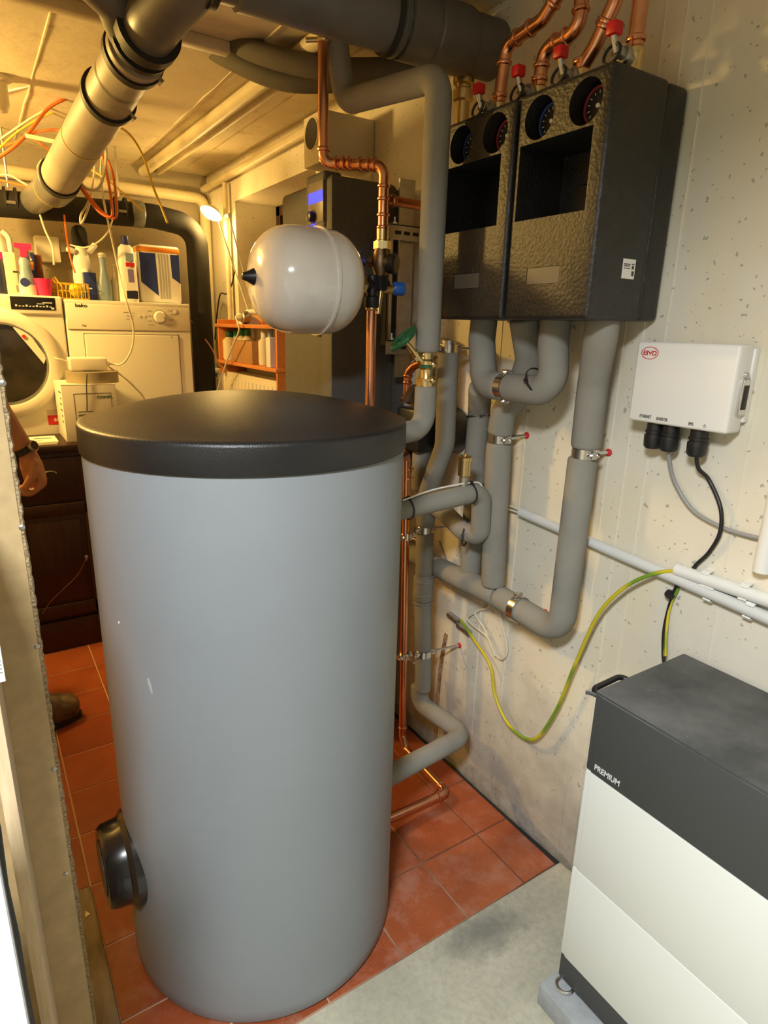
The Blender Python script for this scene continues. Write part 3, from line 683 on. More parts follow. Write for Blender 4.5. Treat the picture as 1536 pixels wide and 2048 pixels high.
# ------------------------------------------------------------------ battery tower on its paver
BX, BY, BXB = .918, .650, 1.206
part('concrete_paver', box(B(), .879, 1.19, .05, .664, -.006, .052, .004), m_paver, None, 'grey concrete paver slab under the white battery tower', 'paver')
t = thing('battery_tower', 'white home battery tower with dark top unit standing on a paver by the wall', 'battery', (1.06, .36, .058))
BY1 = BY-.585
def bsec(name, z0, z1, m, label=None):
    o = part(name, box(B(), BX+.0015, BXB, BY1, BY, z0+.0006, z1-.0006, .004), m, t, label)
    part('front_cover', box(B(), BX, BX+.0105, BY1, BY-.0125, z0+.0008, z1-.0008, .0025), m, o); return o
cu = bsec('control_unit', .613, .783, m_anth, 'dusty dark grey top unit')
b = B(); box(b, BX+.004, BXB+.004, BY1-.004, BY+.003, .779, .786, .003); part('top_cover', b, m_anth, cu)
bsec('battery_module', .372, .613, m_batw); bsec('battery_module', .133, .372, m_batw)
bs_ = part('base_unit', box(B(), BX+.004, BXB, BY1, BY, .066, .1325, .004), m_anth, t)
for yy in (.60, .12):
    for xx in (.95, 1.16): part('levelling_foot', lathe(B(), (xx, yy, .052), (0, 0, 1), [(.02, 0), (.02, .004), (.006, .006), (.006, .02)], 16), m_steel, t)
b = B(); sweep(b, [P(1132, 1968, z=.062)+V(.0, 0, 0)+V(.018*math.cos(k*.4)-.004, .018*math.sin(k*.4), 0) for k in range(15)], .0035, 8); part('foot_ring', b, m_chrome, bs_)
b = B(); sweep(b, fillet([(BX+.035, BY+.002, .757), (BX+.035, BY+.035, .760), (BX+.13, BY+.035, .764), (BX+.13, BY+.002, .757)], .03), .006, 10); part('grab_handle', b, m_blk, cu)
b = B(); sweep(b, [V(BX+.012, BY+.001, .772), V(BX+.002, BY+.014, .776), V(BX-.003, BY+.019, .776)], .004, 8); part('latch', b, m_anth, cu)
p = P(1213, 1551, x=BX); text('PREMIUM', .0172, (BX-.0007, p.y-.001, p.z+.001), (0, -1, 0), (0, 0, 1), m_lpr, cu, bold=.0003, sx=.82)

# ------------------------------------------------------------------ battery communication box on the wall
X0 = W-.062
t = thing('communication_box', 'flat white wall box with red oval logo above the battery tower', 'control box', (W, .715, 1.27))
a = P(1272, 682, x=X0); bq = P(1484, 690, x=X0); c = P(1262, 838, x=X0); d = P(1450, 872, x=X0)
y1_, y0_ = (a.y+c.y)/2+.002, (bq.y+d.y)/2; z1_, z0_ = (a.z+bq.z)/2, (c.z+d.z)/2
case = part('case', box(B(), X0, W-.012, y0_, y1_, z0_, z1_, .006, 3), m_wht, t)
part('back_plate', box(B(), W-.016, W, y0_-.004, y1_-.01, z0_+.02, z1_-.006, .002), m_wht, t)
def sec(px, py): p = P(px, py, x=X0); return p.y, p.z
ly, lz = sec(1300, 706)
b = B(); n = 40; rr = []
for ro, h in ((1, -.0003), (1, .0007), (.90, .0007), (.90, -.0003)):
    rr.append([V(X0-h, ly+.0195*(ro if ro == 1 else .925)*math.cos(k*2*math.pi/n), lz+.0125*ro*math.sin(k*2*math.pi/n)) for k in range(n)])
rings(b, rr, cap=False, closed=True); part('logo_ring', b, m_redp, case)
# logo letters built from strokes
b = B(); h = .0036; w_ = .0082; th = .0009
def stroke(u0, v0, u1, v1):
    y_ = lambda u: ly-u
    p0 = V(X0-.0004, y_(u0), lz+v0); p1 = V(X0-.0004, y_(u1), lz+v1); dd = (p1-p0); L = dd.length; dd.normalize()
    box_at(b, (p0+p1)/2, V(-1, 0, 0), dd, .0008, L+th, th*1.9)
u = -.0135
for s_ in (((0, -h), (0, h)), ((0, h), (w_, h)), ((0, 0), (w_, 0)), ((0, -h), (w_, -h)), ((w_, -h), (w_, h))): stroke(u+s_[0][0], s_[0][1], u+s_[1][0], s_[1][1])
u = -.0030
for s_ in (((0, h), (.0026, 0)), ((.0026, 0), (w_-.0026, 0)), ((w_-.0026, 0), (w_, h)), ((w_/2, 0), (w_/2, -h))): stroke(u+s_[0][0], s_[0][1], u+s_[1][0], s_[1][1])
u = .0072-.0003
for s_ in (((0, -h), (0, h)), ((0, h), (w_-.002, h)), ((0, -h), (w_-.002, -h)), ((w_-.002, h), (w_-.0005, 0)), ((w_-.0005, 0), (w_-.002, -h))): stroke(u+s_[0][0], s_[0][1], u+s_[1][0], s_[1][1])
part('logo_letters', b, m_redp, case, smooth=0)
for s_, px, py in (('ETHERNET', 1291, 833), ('INVERTER', 1324, 839), ('BMS', 1382, 848)):
    yy, zz = sec(px, py); text(s_, .0092, (X0-.0006, yy, zz), (0, -1, 0), (0, 0, 1), m_ink, case, sx=.62)
yy, zz = sec(1409, 852); b = B()
sweep(b, [V(X0-.0004, yy+.0028*math.sin(k*.32-2.56), zz-.0028*math.cos(k*.32-2.56)) for k in range(1, 16)], .0004, 4)
box(b, X0-.0008, X0, yy-.0004, yy+.0004, zz, zz+.0034); part('power_symbol', b, m_ink, case, smooth=0)
GL = {}
for nm, px, py in (('g0', 1308, 870), ('g1', 1340, 875), ('g2', 1396, 884)):
    xg = W-.035; q = P(px, py, x=xg); zt_ = z0_+.004
    b = B(); lathe(b, (xg, q.y, zt_), (0, 0, -1), [(.0165, 0), (.0165, .020), (.0185, .021), (.0185, .026), (.0165, .027), (.0165, .032)], 24); g = part('cable_gland', b, m_blk, t)
    b = B(); lathe(b, (xg, q.y, zt_-.030), (0, 0, -1), [(.019, 0), (.0195, .004), (.0185, .024), (.0145, .029)], 12); part('gland_nut', b, m_blk, g); GL[nm] = V(xg, q.y, zt_-.058)
b = B(); box(b, X0+.018, W-.02, y0_-.007, y0_+.002, z0_+.035, z0_+.10, .001); part('side_connector', b, m_chrome, t)
b = B(); box(b, X0+.022, W-.024, y0_-.0085, y0_-.006, z0_+.045, z0_+.09, .001); part('connector_face', b, m_dark, t)
b = B(); lathe(b, (X0+.03, y0_-.0, z0_+.108), (0, -1, 0), [(.006, 0), (.006, .006), (.003, .008)], 12); part('side_screw', b, m_chrome, t)
# cables of the box
b = B(); wire(b, [GL['g1']+V(0, 0, .008), GL['g1']+V(.008, -.001, -.02), P(1350, 965, x=W-.012), P(1385, 1020, x=W-.008), P(1440, 1053, x=W-.008), P(1500, 1072, x=W-.01), P(1540, 1078, x=W-.014)], .0042, 10); part('network_cable', b, m_wgrey, None, 'thin grey cable curving from the white wall box to the right conduit', 'cable')
b = B(); wire(b, [GL['g2']+V(0, 0, .008), GL['g2']+V(.010, -.004, -.025), P(1418, 960, x=W-.008), P(1441, 1015, x=W-.013), P(1440, 1065, x=W-.013), P(1418, 1105, x=W-.008), P(1392, 1130, x=W-.008), P(1380, 1150, x=W-.0055), P(1352, 1175, x=W-.006), P(1330, 1250, x=W-.008), P(1327, 1310, x=W-.02), V(W-.05, .664, .74)], .0042, 10); part('battery_cable', b, m_blk, None, 'thin black cable from the white wall box down behind the battery tower', 'cable')
b = B(); wire(b, [P(1356, 1178, x=W-.008), P(1340, 1215, x=W-.007), P(1333, 1260, x=W-.016), P(1331, 1312, x=W-.026)], .003, 8); part('earth_cable', b, m_earth, None, 'short green earth wire hanging beside black cable behind battery tower', 'cable')
b = B(); q = P(1345, 1182, x=W-.008); lathe(b, q+V(-.003, 0, -.004), (0, .5, -1), [(.011, 0), (.011, .01)], 10); part('cable_wrap', b, m_rub, None, 'black wrap holding cables just below the lower wall conduit', 'cable tie')
# ------------------------------------------------------------------ conduits on the right wall
t = thing('wall_conduit', 'long pale grey conduit running along the right wall behind the pipes', 'conduit', (W-.013, .9, .93), 'wall conduits')
r = .0125
c0 = P(1041, 1024, x=W-r); c1 = P(1535, 1236, x=W-r); dr = (c1-c0).normalized()
b = B(); tube(b, [c0, c1+dr*.5], r, n=20); part('conduit_tube', b, m_conduit, t)
b = B()
for k in (-.004, .003): wire(b, [c0+dr*.02+V(0, k, k), c0-dr*.04+V(-.001, 0, k*1.5), c0-dr*.09+V(0, 0, -.012+k)], .003, 6)
part('cable_ends', b, m_wwht, t)
def saddle(par, c, dr):
    ax, u, w = frame(dr); up = V(0, 0, 1); up = (up-ax*up.dot(ax)).normalized(); nb = V(-1, 0, 0)
    for s in (1, -1):
        b = B(); pts = [c+nb*(-.012)+up*.019*s, c+nb*.003+up*.0165*s, c+nb*.008+up*.0125*s]
        for i in range(2): dd = pts[i+1]-pts[i]; box_at(b, (pts[i]+pts[i+1])/2, ax, dd.normalized(), .016, dd.length+.002, .003)
        part('conduit_clip', b, m_wht, par)
for px in (1420, 1500): saddle(t, P(px, 1024+(px-1041)*.4294, x=W-r), dr)
t = thing('wall_conduit', 'short white conduit above the long one with yellow-green wire leaving its end', 'conduit', (W-.013, .6, .96), 'wall conduits')
c2 = P(1353, 1139, x=W-r); b = B(); e0 = P(1535, 1200, x=W-r); dr2 = (e0-c2).normalized(); tube(b, [c2, c2+dr2*.75], r+.0008, n=20); part('conduit_tube', b, m_wht, t)
for px in (1412, 1490): q = P(px, 1139+(px-1353)*.335, x=W-r); saddle(t, q, dr2)
t = thing('wall_conduit', 'vertical white conduit end at the right edge, grey cable entering it', 'conduit', (W-.016, .5, 1.02), 'wall conduits')
q = P(1520, 1142, x=W-.016); b = B(); lathe(b, (W-.0165, q.y-.003, q.z), (0, 0, 1), [(.0135, 0), (.016, .0), (.016, .9)], 24, cap=True); part('conduit_tube', b, m_wht, t)
# earth wire sweeping over the wall
b = B(); wire(b, [c2-dr2*-.02, P(1345, 1142, x=W-.016), P(1300, 1150, x=W-.03), P(1245, 1178, x=W-.04), P(1195, 1232, x=W-.04), P(1150, 1330, x=W-.035), P(1110, 1425, x=W-.03), P(1066, 1479, x=W-.03), P(1018, 1450, x=W-.028), P(990, 1390, x=W-.025), P(980, 1330, x=W-.02), P(945, 1275, x=W-.02), P(922, 1240, x=W-.015)], .0046, 10, 10)
part('earth_wire', b, m_earth, None, 'yellow-green striped earth wire sagging across the right wall', 'wire')
t = thing('terminal_block', 'pair of small grey-white terminal clamps on wall where the earth wire ends', 'terminal', P(922, 1250, x=W))
for px, py, L_ in ((907, 1235, .05), (928, 1258, .06)):
    c = P(px, py, x=W-.010); b = B(); dd = (P(px+30, py+24, x=W-.010)-c).normalized(); box_at(b, c, V(-1, 0, 0), dd, .018, L_, .013)
    for k in (-1, 1): lathe(b, c+dd*k*L_*.25+V(-.008, 0, 0), (-1, 0, 0), [(.004, 0), (.004, .003)], 8)
    part('clamp_bar', b, m_steel, t)
b = B()
wire(b, [P(985, 1190, x=W-.006), P(975, 1215, x=W-.006), P(950, 1225, x=W-.01), P(970, 1260, x=W-.014), P(985, 1300, x=W-.014), P(1003, 1318, x=W-.012), P(1014, 1300, x=W-.01), P(1005, 1250, x=W-.008), P(1000, 1225, x=W-.006)], .0035, 8)
part('white_cable', b, m_wwht, None, 'cream cable looping on the wall beside the terminal clamps', 'cable')
b = B(); wire(b, [P(960, 1220, x=W-.006), P(935, 1235, x=W-.012), P(945, 1250, x=W-.014), P(975, 1275, x=W-.018), P(990, 1312, x=W-.018)], .0033, 8); part('white_cable', b, m_wwht, None, 'short cream cable end crossing the larger cable loop on the wall', 'cable')
b = B(); wire(b, [P(878, 1082, x=W-.004), P(890, 1115, x=W-.004), P(905, 1150, x=W-.004), P(925, 1180, x=W-.004)], .0028, 6); part('old_wall_cable', b, m_wgrey, None, 'thin old cable slanting down the wall behind the pipes', 'cable')
# rusty strip on wall
b = B()
for k, (px, py) in enumerate(((897, 1262), (886, 1300), (881, 1340), (877, 1385), (873, 1430), (872, 1470))): pass
pts = [P(px, py, x=W) for px, py in ((893, 1268), (885, 1310), (880, 1350), (876, 1395), (873, 1440), (871, 1478))]
for i in range(len(pts)-1):
    dd = pts[i+1]-pts[i]; box_at(b, (pts[i]+pts[i+1])/2+V(-.001, 0, 0), V(-1, 0, 0), dd.normalized(), .004, dd.length+.001, .016)
m_rust = MAT('rusty_plaster', (.36, .27, .18), .9, col2=(.16, .06, .03), vs=60, bump=.8, bs=90, bd=.004)
part('crack_strip', b, m_rust, wr, smooth=0)

# ------------------------------------------------------------------ floor copper pipe behind the tank
cx, cy = 1.106, 1.535
t = thing('copper_drain_pipe', 'bright copper pipe dropping behind the tank and bending across the red tiles', 'copper pipe', (cx, cy, .0))
top = P(818, 908, x=1.09).z; r = .0135
f0 = P(829, 1518, z=.028); f1 = P(893, 1585, z=.028); f2 = P(782, 1650, z=.035)
pts = [V(.93, 1.43, top+.002), V(1.08, cy, top), V(cx, cy, .045+.02), V(cx-.003, cy-.03, .028), f1, V(TC.x+TR+.03, 1.255, .040)]
b = B(); tube(b, pts, r, .022, 18, 8)
for p_, d_ in ((V(1.09, cy, top-.045), (0, 0, 1)), (V(1.088, cy, top-.075), (0, 0, 1)), (V(cx, cy, .10), (0, 0, 1)), (f1+(pts[3]-f1).normalized()*.035, f1-pts[3]), (f1+(pts[5]-f1).normalized()*.035, f1-pts[5])): press(b, p_, d_, r)
part('copper_tube', b, m_cu, t)
d_ = (pts[5]-f1).normalized(); b = B(); lathe(b, pts[5]-d_*.03, d_, [(.0165, 0), (.0185, .003), (.0185, .018), (.0165, .021), (.0165, .04)], 20); part('brass_union', b, m_brass, t)
for px, py in ((815, 1068), (811, 1310)):
    zz = P(px, py, x=cx).z; xx = 1.09+(cx-1.09)*(top-zz)/top; clamp(t, (xx, cy, zz), (0, 0, 1), r+.001, None, ear=(-1, -.1, 0))
    part('clamp_bridge', cyl(B(), (xx, cy-.014, zz), (XM, 1.475, zz), .004, n=8), m_chrome, t)
t = thing('copper_pipe', 'short dull copper pipe with brass funnel behind the green handwheel valve', 'copper pipe', P(818, 780, y=1.5))
b = B(); tube(b, [P(812, 805, y=1.46), P(816, 745, y=1.46), P(828, 732, y=1.44), P(845, 725, y=1.40)], .011, .02, 14); press(b, P(816, 752, y=1.46), (0, 0, 1), .011); press(b, P(815, 765, y=1.46), (0, 0, 1), .011); part('copper_tube', b, m_cu_d, t)
q = P(830, 770, y=1.40); q2 = P(812, 812, y=1.40); b = B(); lathe(b, q, q2-q, [(.006, 0), (.010, .012), (.024, .052), (.022, .052), (.008, .014)], 24, cap=False); part('funnel', b, m_bronze, t)

# ------------------------------------------------------------------ black pump behind pipes
q = P(880, 862, x=1.16); t = thing('circulation_pump', 'round black pump half hidden behind the grey pipes next to the lid', 'pump', (W, q.y, q.z-.06))
part('pump_body', lathe(B(), (W-.002, q.y, q.z), (-1, 0, 0), [(.066, 0), (.070, .01), (.070, .05), (.06, .062), (.03, .066)], 36), m_blk, t)
part('connection_box', box(B(), 1.10, 1.19, q.y+.03, q.y+.15, q.z-.07, q.z+.06, .01), m_blk, t)
part('valve_body', lathe(B(), (1.13, 1.62, q.z-.15), (0, 0, 1), [(.03, 0), (.035, .02), (.035, .06), (.03, .08)], 20), m_bronze, t)

# ------------------------------------------------------------------ expansion vessel and valve train
vy = 1.485; vl = P(503, 553, y=vy); vr = P(712, 562, y=vy); vx0, vx1 = vl.x+.004, vr.x-.006; vz = (P(605, 447, y=vy).z+P(605, 672, y=vy).z)/2; vR = (P(605, 447, y=vy-.03).z-P(605, 672, y=vy-.03).z)/2*.985
t = thing('expansion_vessel', 'white rounded expansion vessel lying level beside the grey heating station', 'expansion vessel', ((vx0+vx1)/2, vy, vz-vR))
L_ = vx1-vx0; pr = []
for k in range(0, 13):
    a = k/12*math.pi/2; pr.append((vR*math.sin(a)**.72, L_*.40*(1-math.cos(a)**.9)))
for k in range(11, -1, -1):
    a = k/12*math.pi/2; pr.append((vR*.995*math.sin(a)**.78, L_-L_*.34*(1-math.cos(a)**.9)))
part('shell', lathe(B(), (vx0, vy, vz), (1, 0, 0), pr, 64), m_enamel, t, smooth=60)
part('weld_seam', ringband(B(), (vx0+L_*.60, vy, vz), (1, 0, 0), vR*.985, .006, .0048, 64), m_enamel, t)
part('valve_cap', lathe(B(), (vx0-.012, vy, vz+.002), (1, 0, 0), [(.006, -.016), (.008, -.015), (.011, -.004), (.022, .018), (.024, .022), (.024, .028)], 28), m_blk, t, 'black conical cap')
part('connector', lathe(B(), (vx1-.01, vy, vz), (1, 0, 0), [(.012, 0), (.012, .025)], 18), m_brass, t)
zvv = vz
vx = P(745, 565, y=vy).x; vtx = P(765, 480, y=vy).x
t = thing('copper_valve_train', 'copper pipe with bronze stop valve and safety group between ceiling and vessel', 'copper pipe', (vx, vy, 1.2))
r = .0135
zt1 = P(762, 345, y=vy).z+.03
e1 = V(vtx, vy, P(765, 330, y=vy).z); e0 = P(655, 330, y=1.62); e0u = P(648, 20, y=1.62)
b = B(); tube(b, [V(vtx, vy, P(765, 475, y=vy).z), e1, V(e0.x+.02, 1.60, e0.z+.002), V(e0.x-.012, 1.62, e0.z+.005), V(e0.x-.012, 1.62, ZC)], r, .030, 18, 10)
m1 = (e1+e0)/2
for f in (.16, .27, .42, .62, .72, .86): press(b, e1.lerp(V(e0.x, 1.61, e0.z+.004), f), e1-e0, r, .009)
for py in (372, 398, 430, 455): press(b, V(vtx, vy, P(765, py, y=vy).z), (0, 0, 1), r, .009)
press(b, V(e0.x-.012, 1.62, P(652, 300, y=1.62).z), (0, 0, 1), r, .012)
part('copper_tube', b, m_cu, t)
q = P(778, 400, y=vy); b = B(); tube(b, [V(vtx, vy, q.z), V(1.12, vy+.01, q.z-.0)], .0125, 0, 16); press(b, V(vtx+.03, vy, q.z), (1, 0, 0), .0125, .012); part('branch_tube', b, m_cu_d, t)
q = P(645, 78, y=1.62); b = B(); tube(b, [V(e0.x-.012, 1.62, q.z), V(e0.x-.05, 1.64, q.z-.004)], .006, 0, 10); press(b, V(e0.x-.012, 1.62, q.z), (0, 0, 1), .0135, .014); part('side_outlet', b, m_brass, t)
zb = P(764, 490, y=vy).z
b = B(); lathe(b, (vtx, vy, zb-.012), (0, 0, 1), [(.014, 0), (.0205, .001), (.0205, .022), (.016, .024), (.0165, .05)], 6 if False else 24); lathe(b, (vtx, vy, zb-.012), (0, 0, 1), [(.0235, .002), (.0235, .020)], 6); part('brass_nut', b, m_brass, t)
vc = V(vtx-.004, vy, P(760, 525, y=vy).z)
b = B(); lathe(b, vc+V(0, 0, -.06), (0, 0, 1), [(.013, 0), (.014, .02), (.021, .04), (.024, .06), (.021, .08), (.015, .10), (.015, .105)], 20); ab = V(.55, -.80, -.1).normalized(); cyl(b, vc, vc-ab*.035, .013, n=14); cyl(b, vc, vc+ab*.028, .020, n=18)
vb = part('bronze_valve', b, m_bronze, t)
part('black_cap', lathe(B(), vc+ab*.024, ab, [(.024, 0), (.025, .003), (.025, .018), (.021, .022), (.008, .0225)], 12), m_blk, vb)
hc = vc-V(.55, -.5, -.05).normalized()*.052; ha = V(-.8, .55, .1).normalized(); ax, u, w = frame(ha); b = B()
lathe(b, hc, ha, [(.010, -.012), (.012, 0), (.022, .002), (.024, .007), (.022, .012), (.006, .014)], 12)
for k in range(6):
    an = k*math.pi/3; sph(b, hc+ha*.007+(u*math.cos(an)+w*math.sin(an))*.020, .0085, n=8)
part('blue_knob', b, m_blued, vb)
b = B(); c_ = V(vx, vy, zvv); cyl(b, (vx1+.01, vy, zvv), (vx-.005, vy, zvv), .0135, n=18); lathe(b, (vx1+.013, vy, zvv), (1, 0, 0), [(.021, 0), (.021, .018)], 6); part('brass_coupling', b, m_brass, t)
b = B(); lathe(b, c_+V(0, 0, -.055), (0, 0, 1), [(.019, 0), (.021, .003), (.021, .026), (.016, .03), (.0165, .08), (.013, .082)], 20); cyl(b, c_+V(-.02, 0, .003), c_+V(.045, 0, .003), .0175, n=18); box(b, vx+.006, vx+.034, vy-.024, vy+.012, zvv-.012, zvv+.026, .006)
part('safety_valve_body', b, m_blk, t)
b = B(); cyl(b, c_+V(.03, -.005, -.006), c_+V(.062, -.014, -.006), .012, n=14); part('outlet', b, m_brass, t)
part('blue_cap', lathe(B(), c_+V(.056, -.013, -.004), V(1, -.28, 0), [(.015, 0), (.0175, .004), (.0175, .030), (.013, .033)], 12), m_blue, t)
zl0 = P(746, 612, y=vy).z
b = B(); tube(b, [V(vx-.001, vy, zvv-.05), V(vx-.001, vy, .62)], r, 0, 18); part('drop_tube', b, m_cu, t)
b = B(); lathe(b, (vx-.001, vy, zl0-.012), (0, 0, 1), [(.014, 0), (.017, .003), (.017, .018), (.0145, .022)], 20); cyl(b, V(vx+.012, vy-.012, zl0-.02), V(vx+.02, vy-.014, zl0+.05), .006, n=10); part('brass_ring', b, m_brass, t)

# ------------------------------------------------------------------ heating station behind the vessel
sy0 = 1.74; sx0 = P(664, 400, y=sy0).x; sz1 = P(664, 345, y=sy0).z; sxd = P(793, 400, y=sy0).x
t = thing('heating_station', 'tall dark grey foam-clad heating station with blue lit display behind the vessel', 'heating station', (1.07, 1.95, 0))
b = B(); xs = sx0; zlo = .05
prof = [(sx0, sy0+.0), (sx0-.004, sy0+.01), (sx0-.004, sy0+.06), (sx0+.03, sy0+.075), (sx0+.012, sy0+.12), (sx0+.016, sy0+.38), (sx0+.06, sy0+.45), (sxd, sy0+.46), (sxd, sy0)]
prism(b, [V(x, y, zlo) for x, y in prof], (0, 0, sz1-zlo)); bevel(b, [e for e in b.edges if abs(e.verts[0].co.z-e.verts[1].co.z) < .001 and e.verts[0].co.z > 1], .02, 3)
sb = part('shell', b, m_epp2, t, smooth=30)
part('rear_shell', box(B(), sxd+.004, W-.008, sy0+.01, sy0+.45, zlo, sz1-.012, .01), m_epp2, t)
# console block with display
dx = sx0-.012; k0 = P(648, 335, x=dx); k1 = P(614, 360, x=dx)
b = B(); box(b, dx, sx0+.05, k0.y+.000, k1.y+.012, 1.42, sz1+.012, .012, 3); cs = part('console', b, m_epp2, t)
a0, a1 = P(648, 358, x=dx), P(618, 450, x=dx)
part('console_face', box(B(), dx-.0015, dx+.003, a0.y+.004, a1.y, a1.z, a0.z, .001), MAT('bronze_grey_panel', (.20, .17, .13), .4), cs)
d0, d1 = P(648, 378, x=dx), P(619, 410, x=dx); part('display', box(B(), dx-.0025, dx, d0.y+.006, d1.y+.002, d1.z, d0.z, .0005, 1), m_lcd, cs, 'blue lit display')
q = P(627, 434, x=dx); part('knob', lathe(B(), (dx-.001, q.y, q.z), (-1, 0, 0), [(.019, 0), (.019, .003), (.015, .004), (.014, .016), (.010, .018)], 24), m_blk, cs)
q = P(628, 449, x=dx); part('status_light', box(B(), dx-.0025, dx, q.y-.012, q.y+.016, q.z-.0015, q.z+.0015), m_lcd, cs)
# steel bracket on the station's near side
by = sy0-.06; g0 = P(777, 455, y=by); g1 = P(768, 690, y=by); rx = P(842, 470, y=by).x
t2 = thing('steel_bracket', 'galvanised steel mounting frame between heating station and tall grey riser', 'bracket', (g0.x, by, g1.z))
b = B(); 
for xx, wd_ in ((g0.x, .016), (g0.x+.035, .006)): box(b, xx, xx+wd_, by-.004, by+.004, g1.z, g0.z, .001)
box(b, g0.x, g0.x+.004, by-.004, by+.03, g1.z, g0.z); part('upright_rail', b, m_steel, t2)
for zz in (g0.z, g1.z+.004):
    b = B(); box(b, g0.x-.002, rx+.06, by-.006, by-.002, zz-.032, zz+.012, .001); box(b, g0.x-.002, rx+.06, by-.006, by+.03, zz+.008, zz+.012)
    rail = part('cross_rail', b, m_steel, t2)
    b = B()
    for k in range(5): box(b, g0.x+.02+k*.032, g0.x+.042+k*.032, by-.0066, by-.0055, zz-.016, zz-.006, .002)
    part('slot', b, m_dark, rail); b = B(); lathe(b, (g0.x+.025, by+.006, zz+.012), (0, 0, 1), [(.009, 0), (.009, .006), (.004, .007), (.004, .02)], 6); part('nut', b, m_chrome, rail)
part('back_strip', box(B(), g0.x+.045, g0.x+.10, by+.012, by+.02, g1.z-.1, g0.z+.14), m_steel, t2)
# junction box with round outlet under the ceiling
jx = 1.03; ja = P(645, 250, x=jx).y; jb = P(607, 250, x=jx).y; jz0, jz1 = P(645, 322, x=jx).z, P(645, 216, x=jx).z
t = thing('vent_box', 'square cream vent box with round dark outlet high on the wall above the heating station', 'vent box', (1.1, ja, jz0))
part('casing', box(B(), jx, W-.001, ja, jb, jz0, jz1, .004), m_creamp, t)
q = P(624, 268, x=jx); rr_ = min(.045, abs(jb-ja)*.36)
part('outlet_rim', lathe(B(), (jx, q.y, q.z), (-1, 0, 0), [(rr_+.004, -.001), (rr_+.004, .002), (rr_, .003), (rr_, .0005)], 32, cap=False), m_creamp, t)
part('outlet_dark_disc', lathe(B(), (jx, q.y, q.z), (-1, 0, 0), [(rr_, -.001), (rr_, .001)], 28), m_dark, t)  # flat dark disc stands in for the shade inside the round hole
# ------------------------------------------------------------------ laundry: machines
YF = 3.25; zT = P(250, 603, y=YF).z
st = thing('machine_plinth', 'low dark plinth carrying the washing machine and dryer behind the sideboard', 'plinth', (.36, 3.48, 0))
part('top_slab', box(B(), -.30, .96, YF-.01, 3.70, .62, zT-.85, .004), m_mortar, st)
for xx in (-.28, .32, .86): part('pier', box(B(), xx, xx+.08, YF+.02, 3.68, .0, .62, .004), m_mortar, st)
dx0 = P(127, 603, y=YF).x; dx1 = P(378, 612, y=YF).x; zb = zT-.85+.002
t = thing('tumble_dryer', 'white tumble dryer with round dial right of the washing machine', 'dryer', ((dx0+dx1)/2, 3.47, zb))
def foot(t, x0, x1, y0, y1, z):
    for xx in (x0+.05, x1-.05):
        for yy in (y0+.05, y1-.05): part('foot', lathe(B(), (xx, yy, z-.002), (0, 0, 1), [(.02, 0), (.02, .022)], 14), m_blk, t)
part('cabinet', box(B(), dx0, dx1, YF+.004, 3.70, zb+.02, zT-.002, .006), m_app, t); foot(t, dx0, dx1, YF, 3.70, zb)
part('worktop', box(B(), dx0-.001, dx1+.001, YF-.006, 3.70, zT-.022, zT, .006), m_app, t)
zp = P(250, 661, y=YF).z
pn = part('control_panel', box(B(), dx0+.002, dx1-.002, YF-.010, YF+.03, zp+.001, zT-.018, .005), m_app, t)
part('front_panel', box(B(), dx0+.002, dx1-.002, YF-.003, YF+.03, zb+.03, zp-.002, .003), m_app, t)
q0 = P(168, 668, y=YF); q1 = P(356, 668, y=YF)
dr_ = part('door', box(B(), q0.x, q1.x, YF-.012, YF, zb+.10, q0.z, .007, 3), m_app, t)
m_groove = MAT('grey_groove', (.22, .20, .16), .6)
b = B(); e = .0035
for x0_, x1_, z0_, z1_ in ((q0.x-e, q1.x+e, q0.z, q0.z+e), (q0.x-e, q0.x, zb+.10, q0.z+e), (q1.x, q1.x+e, zb+.10, q0.z+e)): box(b, x0_, x1_, YF-.004, YF-.002, z0_, z1_)
part('door_gap', b, m_groove, t, smooth=0)
q = P(320, 634, y=YF-.02); k = part('dial', lathe(B(), (q.x, YF-.010, q.z), (0, -1, 0), [(.030, 0), (.030, .003), (.026, .004), (.025, .018), (.022, .021), (.004, .022)], 32), m_app, pn)
part('dial_mark', box(B(), q.x+.015, q.x+.02, YF-.0325, YF-.0310, q.z-.006, q.z-.002), m_ink, k)
part('dial_ring', ringband(B(), (q.x, YF-.011, q.z), (0, 1, 0), .0305, .003, .0015, 32), m_groove, pn)
q = P(350, 624, y=YF-.01); b = B(); lathe(b, (q.x, YF-.010, q.z), (0, -1, 0), [(.011, 0), (.011, .004), (.009, .005)], 20); s_ = part('start_button', b, m_app, pn); part('button_ring', ringband(B(), (q.x, YF-.011, q.z), (0, 1, 0), .0115, .003, .0015, 24), m_groove, s_)
for px, py in ((279, 632), (288, 632)): q = P(px, py, y=YF-.01); part('small_button', lathe(B(), (q.x, YF-.010, q.z), (0, -1, 0), [(.007, 0), (.007, .003)], 14), m_app, pn)
b = B()
for px, py, w_ in ((300, 622, .022), (300, 632, .016), (300, 642, .02), (303, 650, .026), (342, 622, .022), (344, 630, .016), (342, 640, .022), (340, 650, .03), (252, 625, .024), (256, 632, .014), (256, 638, .016), (266, 626, .006), (266, 632, .006), (266, 638, .006)):
    q = P(px, py, y=YF-.01); box(b, q.x-w_/2, q.x+w_/2, YF-.0108, YF-.0098, q.z-.0012, q.z+.0012)
part('panel_print', b, m_groove, pn, smooth=0)
q = P(162, 611, y=YF-.011); text('beko', .022, (q.x, YF-.0106, q.z), (1, 0, 0), (0, 0, 1), m_ink, pn, bold=.0005, sx=1.15)
q = P(168, 651, y=YF-.011); text('7kg', .013, (q.x, YF-.0106, q.z), (1, 0, 0), (0, 0, 1), m_groove, pn)
